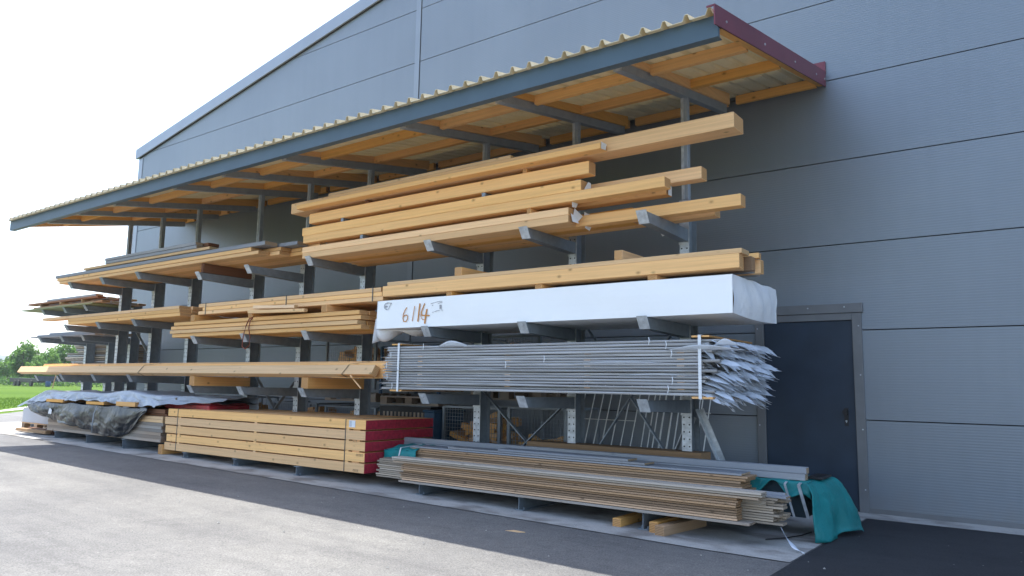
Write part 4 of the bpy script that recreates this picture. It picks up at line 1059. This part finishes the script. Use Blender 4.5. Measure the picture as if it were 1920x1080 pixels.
# --- bottom right stacks (A)
AB = .174
GG = 'thin plank bundle in front at the lower right'
p1 = thing('plank_bundle', 'front bundle of thin planks, washed white above and brown below', 'plank bundle')
def planks(parent, name, x0, x1, y0, y1, z0, z1, n_, m, seed, jl=.03, jr=.03, rows=1):
    R2 = rng(seed); h_ = (z1-z0)/n_
    for j in range(n_):
        mb = MB()
        for r_ in range(rows):
            ya = y0+(y1-y0)*r_/rows; yb = y0+(y1-y0)*(r_+1)/rows-.004
            dy = R2.uniform(-.012, .010) if r_ == 0 else 0
            mb.box(x0+R2.uniform(-jl, jl), x1+R2.uniform(-jr, jr), ya+dy, yb, z0+h_*j+.0025, z0+h_*(j+1)-.0025)
        mb.build(name, m, parent, origin=((x0+x1)/2, y0, z0+h_*j))
beam('single bottom plank under the front plank bundle', -6.38, X(1403, -2.7, .18), -2.67, .14, AB+.001, .022, GREYB, GG, name='plank', cat='plank')
planks(p1, 'brown_plank', -6.35, X(1377, -2.7, .25), -2.65, -2.52, AB+.026, .392, 9, BROWNW, 61, .05, .008)
planks(p1, 'tan_plank', -6.48, X(1421, -2.7, .35), -2.66, -2.52, .393, .414, 1, TANW, 66, .02, .012)
planks(p1, 'white_plank', -6.50, X(1423, -2.7, .35), -2.665, -2.52, .415, .458, 2, WHITEW, 62, .02, .012)
planks(p1, 'long_plank', -4.2, X(1421, -2.7, .35), -2.515, -2.50+.0, AB+.16, .43, 9, WHITEW, 68, .6, .012)
p2 = thing('grey_plank_bundle', 'ragged ended greyish plank bundle behind the front bundle', 'plank bundle')
planks(p2, 'plank', -6.92, X(1456, -2.5, .3), -2.49, -2.27, AB+.003, .40, 10, TANG, 63, .05, .06, 2)
m_ = MB(); m_.box(-3.4, X(1476,-2.45,.42), -2.48, -2.36, .402, .418); m_.box(-3.6, X(1465,-2.45,.42), -2.34, -2.3, .402, .43); m_.build('top_plank', GREYW, p2, origin=(-3,-2.5,.4))
p3 = thing('brown_plank_bundle', 'middle bundle of brown edged planks between the front bundle and the teal sheet', 'plank bundle')
planks(p3, 'plank', -6.6, X(1402, -2.15, .4), -2.24, -1.98, AB+.003, .532, 15, BROWNW, 64, .04, .05, 1)
planks(p3, 'top_plank', -6.6, X(1396, -2.15, .4), -2.24, -1.98, .533, .555, 1, GREYW, 65, .04, .01, 2)
GH = 'loose grey boards on the middle plank bundle'
beam('wide grey board with a fresh cut end on the middle plank bundle', X(936, -2.2, .5), X(1180, -2.2, .5), -2.23, .2, .579, .022, GREYW, GH, name='board', cat='board')
beam('longer grey board under the wide one on the middle plank bundle', -6.0, X(1212, -2.2, .5), -2.24, .22, .557, .020, GREYW, GH, name='board', cat='board')
beam('brown weathered board lying behind the pair of grey beams', -5.2, X(1318, -1.7, .6), -1.74, .25, .503, .165, BROWNW, GH, name='board', cat='board')
GI = 'pair of long grey beams on the teal sheet'
beam('upper one of the two long grey beams at the lower right', -7.05, X(1513, -1.9, .57), -1.92, .09, .563, .058, GREYW, GI)
beam('lower one of the two long grey beams at the lower right', -7.05, X(1511, -1.9, .52), -1.925, .10, .503, .058, GREYW, GI)
ts = thing('covered_board_stack', 'dark board stack under the teal tarpaulin at the lower right', 'board stack')
m_ = MB(); m_.box(-7.02, -1.98, -1.92, -1.42, AB+.003, .494); m_.build('board_layer', DNET, ts)
m_ = MB()
for px, w_ in ((1477, .02), (1503, .028)):
    x = X(px, -1.93, .45)
    m_.bar((x, -2.02, .47), (x+.06, -1.965, .18), w_, .003, upv=(0,1,0)); m_.bar((x, -2.02, .472), (x, -1.9, .503), w_, .003)
each(m_, 'steel_strap', GALVL, ts)
def tl(u, v):
    x = -2.72+.80*u; y0 = -1.40
    lip = .075+.04*math.sin(x*9)+.03*math.sin(x*23)
    if v < .6: t_ = v/.6; return (x, y0+(-1.955-y0)*t_, .5005+.0*t_+(.006*math.sin(x*23+t_*9) if t_ < .2 or t_ > .85 else 0))
    t_ = (v-.6)/.4; return (x+.01*t_, -1.955-.03*t_-.018*math.sin(x*17+t_*5)*t_, .5-lip*t_*1.4)
mb = MB(); mb.sheet(tl, 36, 18)
# end fall of the teal sheet to the ground
def fall(u, v):
    y = -1.30-(.80)*u; 
    out = .27*(v**.6)+.035*math.sin(u*8+.6)*v; x = -1.925+out*(1-.68*u**1.5); z = .5*(1-v**1.35)-.0+.012*math.sin(u*21)*v
    y = y-(.04*u)*v
    hemz = .012+.05*max(0, math.sin(u*6.0))*v**4
    return (x+.012*math.sin(u*19+v*3)*v+.05*noise.noise(Vector((u*3.2, v*2.2, 5)))*v+.02*abs(noise.noise(Vector((u*8+v*3, v*5, 8)))), y, max(z, hemz))
mb.sheet(fall, 34, 18)
tag(mb.build('teal_tarpaulin', TEAL, smooth=True, solid=.003), 'teal tarpaulin over the lower right stack, falling to the ground', 'tarpaulin')
m_ = MB(); m_.box(X(1522,-1.6,.54), -1.86, -1.78, -1.44, .508, .53)
tag(m_.build('dark_sheet', BLACK, bevel=.004), 'small dark sheet lying at the end of the grey beams', 'sheet')
m_ = MB(); xa = X(752, -2.0, .48)
m_.sheet(lambda u, v: (xa+.55*u, -2.30+.50*v, .47+.08*math.sin(min(1, u*3+.15)*math.pi/2)*math.sin(min(1, v*2+.2)*math.pi/2)+.006*math.sin(u*19+v*13)), 20, 12)
m_.sheet(lambda u, v: (xa+.55*u, -2.30, .30+.17*v+.08*math.sin(min(1, u*3+.15)*math.pi/2)*math.sin(.2*math.pi/2)*v), 20, 4)
m_.sheet(lambda u, v: (xa, -2.30+.5*u, .30+(.17+.015)*v), 8, 4)
tag(m_.build('teal_bag', TEAL, smooth=True, solid=.002), 'folded teal sheet at the left end of the lower right stacks', 'sheet')
m_ = MB(); m_.bar((xa+.24,-2.305,.33), (xa+.3,-2.305,.525), .018, .004, upv=(0,1,0)); m_.bar((xa+.3,-2.305,.528), (xa+.42,-2.05,.562), .018, .004); tag(m_.build('strap', STRAPW), 'white strap over the folded teal sheet', 'strap')
GJ = 'short squared timbers on the concrete pad'
bearer('small squared timber left of the right floor beam', -3.50, .085, -2.66, -2.1, .006, .085, WARM, GJ, yaw=.0)
bearer('small squared timber close right of the right floor beam', -3.11, .085, -2.68, -2.0, .006, .10, WARM, GJ)
bearer('rightmost small squared timber on the concrete pad', -2.97, .095, -2.76, -2.0, .006, .09, BROWNW, GJ, yaw=-.12)
m_ = MB(); m_.sheet(lambda u, v: (-2.02+.22*u, -2.52-.12*u+.05*(v-.5)*math.sin(u*math.pi), .16*(1-u)**2+.012+.01*math.sin(u*9+v*3)), 12, 3)
tag(m_.build('plastic_scrap', FLAP, smooth=True, solid=.001), 'scrap of clear film trailing from the plank ends to the pad', 'film scrap')
m_ = MB(); m_.tube([(-2.22,-2.3,.016), (-2.1,-2.1,.016), (-2.02,-1.9,.02), (-1.98,-1.75,.03)], .006, 6); tag(m_.build('black_strap', BLACK), 'black strap lying on the pad by the teal tarpaulin', 'strap')
m_ = MB(); m_.add([(-4.16,-3.52,.015), (-4.02,-3.50,.013), (-3.98,-3.46,.016), (-4.1,-3.47,.02)], [(0,1,2,3)]); tag(m_.build('wood_chip', PALE, solid=.008), 'flat wood chip lying on the shaded asphalt', 'wood chip')
R_ = rng(91)
pb_ = [(X(px, y, 0), y) for px, y in ((1000,-2.3), (840,-2.42), (1340,-2.5))]
for i in range(26):
    x = R_.uniform(-8, -1.2); y = R_.uniform(-5.2, -2.65); s_ = R_.uniform(.006,.016); z_ = zg(x)+.004
    m_ = MB(); a = R_.uniform(0,3)
    m_.add([(s_,0,0), (0,s_*.8,0), (-s_,0,0), (0,-s_*.8,0), (0,0,s_*.9)], [(0,1,4), (1,2,4), (2,3,4), (3,0,4), (3,2,1,0)])
    o = m_.build('pebble', GRAVEL); o.location = (x, y, z_); o.rotation_euler = (0,0,a); tag(o, 'tiny pale pebble lying loose on the ground before the racks', 'pebble', 'loose pebbles on the ground')
# --- outer rack stack
GK = 'weathered boards on the outer rack'
R_ = rng(19)
Yd = -1.86
beam('grey green edged panel jutting left from the outer rack', -19.9, -16.3, Yd-.05, .9, 2.87, .025, plain('olive_panel', (.20,.22,.10), .7), GK, name='panel', cat='panel', yaw=.0)
for k in range(5):
    beam('weathered grey board on the top arms of the outer rack', -19.4+.3*k, -16.0, Yd+.02+.19*k, .16, 2.90+.0*k, .04, GREYW if k % 2 else BROWNW, GK, name='board', cat='board')
for k in range(3):
    bearer('crosswise lath between the weathered boards of the outer rack', -19.0+1.05*k, .06, Yd, -1.0, 2.945, .05, BROWNW, 'laths on the outer rack', 'lath', 'lath')
for k in range(4):
    beam('dark rough board on the laths of the outer rack', -19.7+.45*k, -16.2, Yd+.01+.22*k, .17, 3.0, .04, (REDBR, GREYW)[k % 2], GK, name='board', cat='board')
beam('topmost bluish board of the outer rack', -18.7, -16.3, Yd+.02, .15, 3.045, .045, GREYW, GK, name='board', cat='board')
for k in range(4):
    beam('thin dark board on the middle arms of the outer rack', -19.4+.2*k, -16.2, Yd+.02+.2*k, .17, 2.225, .025, GREYW, GK, name='board', cat='board')
    beam('thin grey board of the second layer on the middle outer arms', -19.1+.3*k, -16.2, Yd+.04+.2*k, .17, 2.255, .03, GREYW if k != 1 else BROWNW, GK, name='board', cat='board')
beam('short dark board lying highest on the middle outer arms', -18.6, -16.9, Yd+.1, .2, 2.29, .035, GREYW, GK, name='board', cat='board')
for x in (-19.95, -18.85, -17.95):
    m_ = MB(); m_.box(x-.05, x+.05, -.62, .3, 1.58, 1.70); m_.box(x-.05, x+.05, .2, .3, .2, 1.58)
    tag(m_.build('support_frame', GALV), 'low steel trestle carrying the silvery board pile', 'trestle', 'steel trestles under the silvery pile')
for j in range(9):
    for k in range(3):
        beam('silvery rough board of the pile behind the outer rack', -20.4+R_.uniform(-.15,.5)+.03*j, -17.7, -.62+.24*k+R_.uniform(-.02,.02), .2, 1.705+.05*j, .034, (GREYW, GREYB, WHITEW)[(j+k) % 3], 'silvery boards behind the outer rack', name='board', cat='board')
beam('long board topping the silvery pile', -20.3, -17.7, -.63, .1, 2.16, .03, WHITEW, 'silvery boards behind the outer rack', name='board', cat='board')

# ------------------------------------------------------------------ behind the racks: wire mesh crates with offcuts
def mesh_crate(label, x0, y0, z0, w_=1.16, d=.78, h_=.86, seed=0, fill=.75, blue=False):
    c = thing('wire_mesh_crate', label, 'mesh crate', 'wire mesh crates behind the racks', (0,0,0))
    f = MB(); m = .02
    for (x, y) in ((x0, y0), (x0+w_, y0), (x0, y0+d), (x0+w_, y0+d)): f.box(x-m, x+m, y-m, y+m, z0, z0+h_)
    for z in (z0+.14, z0+h_-.02):
        f.box(x0+m, x0+w_-m, y0-.014, y0+.014, z, z+.03); f.box(x0+m, x0+w_-m, y0+d-.014, y0+d+.014, z, z+.03)
        f.box(x0-.014, x0+.014, y0+m, y0+d-m, z, z+.03); f.box(x0+w_-.014, x0+w_+.014, y0+m, y0+d-m, z, z+.03)
    f.build('frame', GALV if not blue else BLUEP, c)
    f = MB(); k = x0+.06
    while k < x0+w_-.03: f.box(k-.002, k+.002, y0-.003, y0+.001, z0+.17, z0+h_-.02); k += .05
    k = z0+.2
    while k < z0+h_-.03: f.box(x0+.02, x0+w_-.02, y0-.006, y0-.003, k-.002, k+.002); k += .05
    k = y0+.06
    while k < y0+d-.03: f.box(x0+w_-.001, x0+w_+.003, k-.002, k+.002, z0+.17, z0+h_-.02); k += .1
    f.build('wire_mesh', GALV, c)
    f = MB(); f.box(x0+.02, x0+w_-.02, y0+.02, y0+d-.02, z0+.14, z0+.155); f.build('floor_plate', STEELD, c)
    R2 = rng(seed)
    s = thing('firewood_offcuts', label.replace('wire mesh crate', 'timber offcuts in the crate'), 'offcuts', 'offcuts in the mesh crates')
    n_ = int(84*fill)
    for i in range(n_):
        cx, cy = R2.uniform(x0+.2, x0+w_-.2), R2.uniform(y0+.1, y0+d-.15); cz = z0+.19+(h_-.30)*fill*i/n_
        a = R2.uniform(-.5,.5); L_ = R2.uniform(.2,.42); tl_ = R2.uniform(-.45,.45)
        p = Vector((cx, cy, cz)); dv = Vector((math.cos(a)*math.cos(tl_), math.sin(a)*.3, math.sin(tl_)))*L_
        if i % 4 == 0: dv = Vector((0.05, .3, .02))
        q1, q2 = p-dv*.6, p+dv*.6
        for q in (q1, q2):
            q.x = min(max(q.x, x0+.06), x0+w_-.06); q.y = min(max(q.y, y0+.06), y0+d-.06); q.z = min(max(q.z, z0+.19), z0+h_+.05)
        mb = MB(); mb.bar(q1, q2, R2.uniform(.07,.15), R2.uniform(.05,.11)); mb.build('offcut', R2.choice([WARM, BROWNW, SPRUCE, WARM, PALE]), s)
    return c
mesh_crate('small wire mesh crate seen right of the silver tarpaulin', -12.55, -.98, .13, .5, .7, .90, 1, .9)
mesh_crate('wire mesh crate left of the middle column of the middle rack', -11.15, -1.0, .11, 1.16, .78, .86, 2, .95)
mesh_crate('wire mesh crate below the big bearer beside the grey pack', -9.75, -1.0, .10, 1.16, .78, .84, 3, .95)
mesh_crate('upper wire mesh crate seen above the long tilted beam', -9.80, -1.0, 1.22, 1.16, .78, .78, 4, .9)
mesh_crate('wire mesh crate just right of the blue crate', -7.18, -1.0, .07, 1.0, .78, .94, 5, .9)
mesh_crate('wire mesh crate behind the left rod panel', -6.02, -1.0, .05, .9, .78, .98, 6, .5)
mesh_crate('blue framed upper wire mesh crate behind the grey pack', -8.5, -1.0, 1.16, 1.2, .78, .72, 7, .5, True)
mesh_crate('upper wire mesh crate behind the grey pack at its centre', -6.7, -1.0, 1.28, 1.16, .78, .70, 8, .9)
# pallets and dark blocks carrying the upper crates
def pallet(label, x0, y0, z0, w_=1.2, d=.8):
    c = thing('pallet', label, 'pallet', 'pallets behind the racks')
    for k in range(5): m_ = MB(); m_.box(x0, x0+w_, y0+.165*k, y0+.165*k+.12, z0+.11, z0+.13); m_.build('deck_board', GREYB, c)
    for k in range(3):
        m_ = MB(); m_.box(x0, x0+w_, y0+.33*k, y0+.33*k+.12, z0, z0+.02); m_.build('bottom_board', GREYB, c)
        for q in range(3): m_ = MB(); m_.box(x0+.525*q, x0+.525*q+.14, y0+.33*k, y0+.33*k+.12, z0+.02, z0+.11); m_.build('block', GREYB, c)
    return c
pallet('pallet between the lower and upper crate above the tilted beam end', -9.8, -1.0, 1.03)
pallet('pallet under the blue framed upper crate', -8.5, -1.0, 1.0)
pallet('pallet under the upper crate behind the grey pack', -6.7, -1.0, 1.12)
dk = thing('black_crate', 'black plastic crate behind the red painted pack ends', 'crate')
m_ = MB(); m_.box(-8.5, -7.45, -1.0, -.98, .08, .98); m_.box(-8.5, -8.48, -.98, -.3, .08, .98); m_.box(-7.47, -7.45, -.98, -.3, .08, .98); m_.box(-8.48, -7.47, -.3, -.28, .08, .98); m_.build('wall', BLACK, dk)
m_ = MB()
for k in range(12): m_.box(-8.42+.08*k, -8.38+.08*k, -1.008, -1.001, .78, .90)
m_.build('grille', GREYB, dk)
m_ = MB(); m_.box(-8.53, -7.42, -1.03, -.25, .985, .998); m_.build('rim', STEELD, dk)
m_ = MB(); m_.box(-7.43, -7.24, -1.15, -.5, .08, .92); m_.box(-7.45, -7.22, -1.17, -.48, .92, .95)
tag(m_.build('blue_bin', BLUEP, bevel=.01), 'narrow dark blue bin between the crates', 'bin')
ROD = plain('bright_wire', (.80,.79,.74), .35, .2, .05, 8)
# leaning rod panels
def rodpanel(label, x0, x1, y, z1, n_, seed):
    c = thing('wire_rod_panel', label, 'rod panel', 'wire rod panels leaning on the wall')
    R2 = rng(seed); m_ = MB()
    for k in range(n_):
        x = x0+(x1-x0)*k/(n_-1)+R2.uniform(-.012,.012); m_.tube([(x-.05, y, .03), (x+.05, y+.42, z1)], .0075, 6)
    m_.build('upright_rods', ROD, c)
    m_ = MB()
    for t_ in (.3, .62, .92): m_.tube([(x0-.03, y+.42*t_-.012, z1*t_), (x1+.03, y+.42*t_-.012, z1*t_)], .005, 6)
    m_.build('cross_rods', ROD, c)
rodpanel('left leaning panel of bright wire rods under the grey pack', -5.25, -4.45, -.72, 1.45, 7, 1)
rodpanel('right leaning panel of bright wire rods under the grey pack', -4.35, -3.65, -.60, 1.7, 9, 2)
rodpanel('second rod panel standing behind the right leaning one', -4.15, -3.55, -.50, 1.65, 7, 3)
# far away blue figure-like barrel and posts near the track, dark trailer
P = ray(92, 700, 95)
m_ = MB(); m_.tube([(P.x,P.y,.2), (P.x,P.y,.5), (P.x,P.y,1.05), (P.x,P.y,1.25)], [.28,.32,.32,.12], 10); tag(m_.build('blue_barrel', BLUEJ, smooth=True), 'small blue barrel in the meadow below the beam', 'barrel')
P = ray(60, 702, 100)
tl_ = thing('flat_trailer', 'dark flat trailer parked by the far track', 'trailer', None, (P.x, P.y, .2))
m_ = MB(); m_.box(-4.5, 4.5, -1, 1, .5, 1.05); m_.build('bed', BLACK, tl_, bevel=.03)
for x in (-2.6, -1.4, 2.6):
    m_ = MB(); m_.tube([(x,-1.1,.4), (x,-.85,.4)], .4, 14); m_.build('wheel', BLACK, tl_)
print('objects', len(bpy.data.objects))
# ------------------------------------------------------------------ haze
hz = MB(); hz.box(-3200, 1600, -1600, 3200, -2, 170)
hm = bpy.data.materials.new('thin_air'); hm.use_nodes = True; ht = hm.node_tree; ht.nodes.clear()
ho = ht.nodes.new('ShaderNodeOutputMaterial'); hv_ = ht.nodes.new('ShaderNodeVolumePrincipled'); ht.links.new(hv_.outputs[0], ho.inputs['Volume'])
hv_.inputs['Color'].default_value = (.85,.9,1,1); hv_.inputs['Density'].default_value = .0003; hv_.inputs['Anisotropy'].default_value = .2
tag(hz.build('haze', hm), kind='stuff')
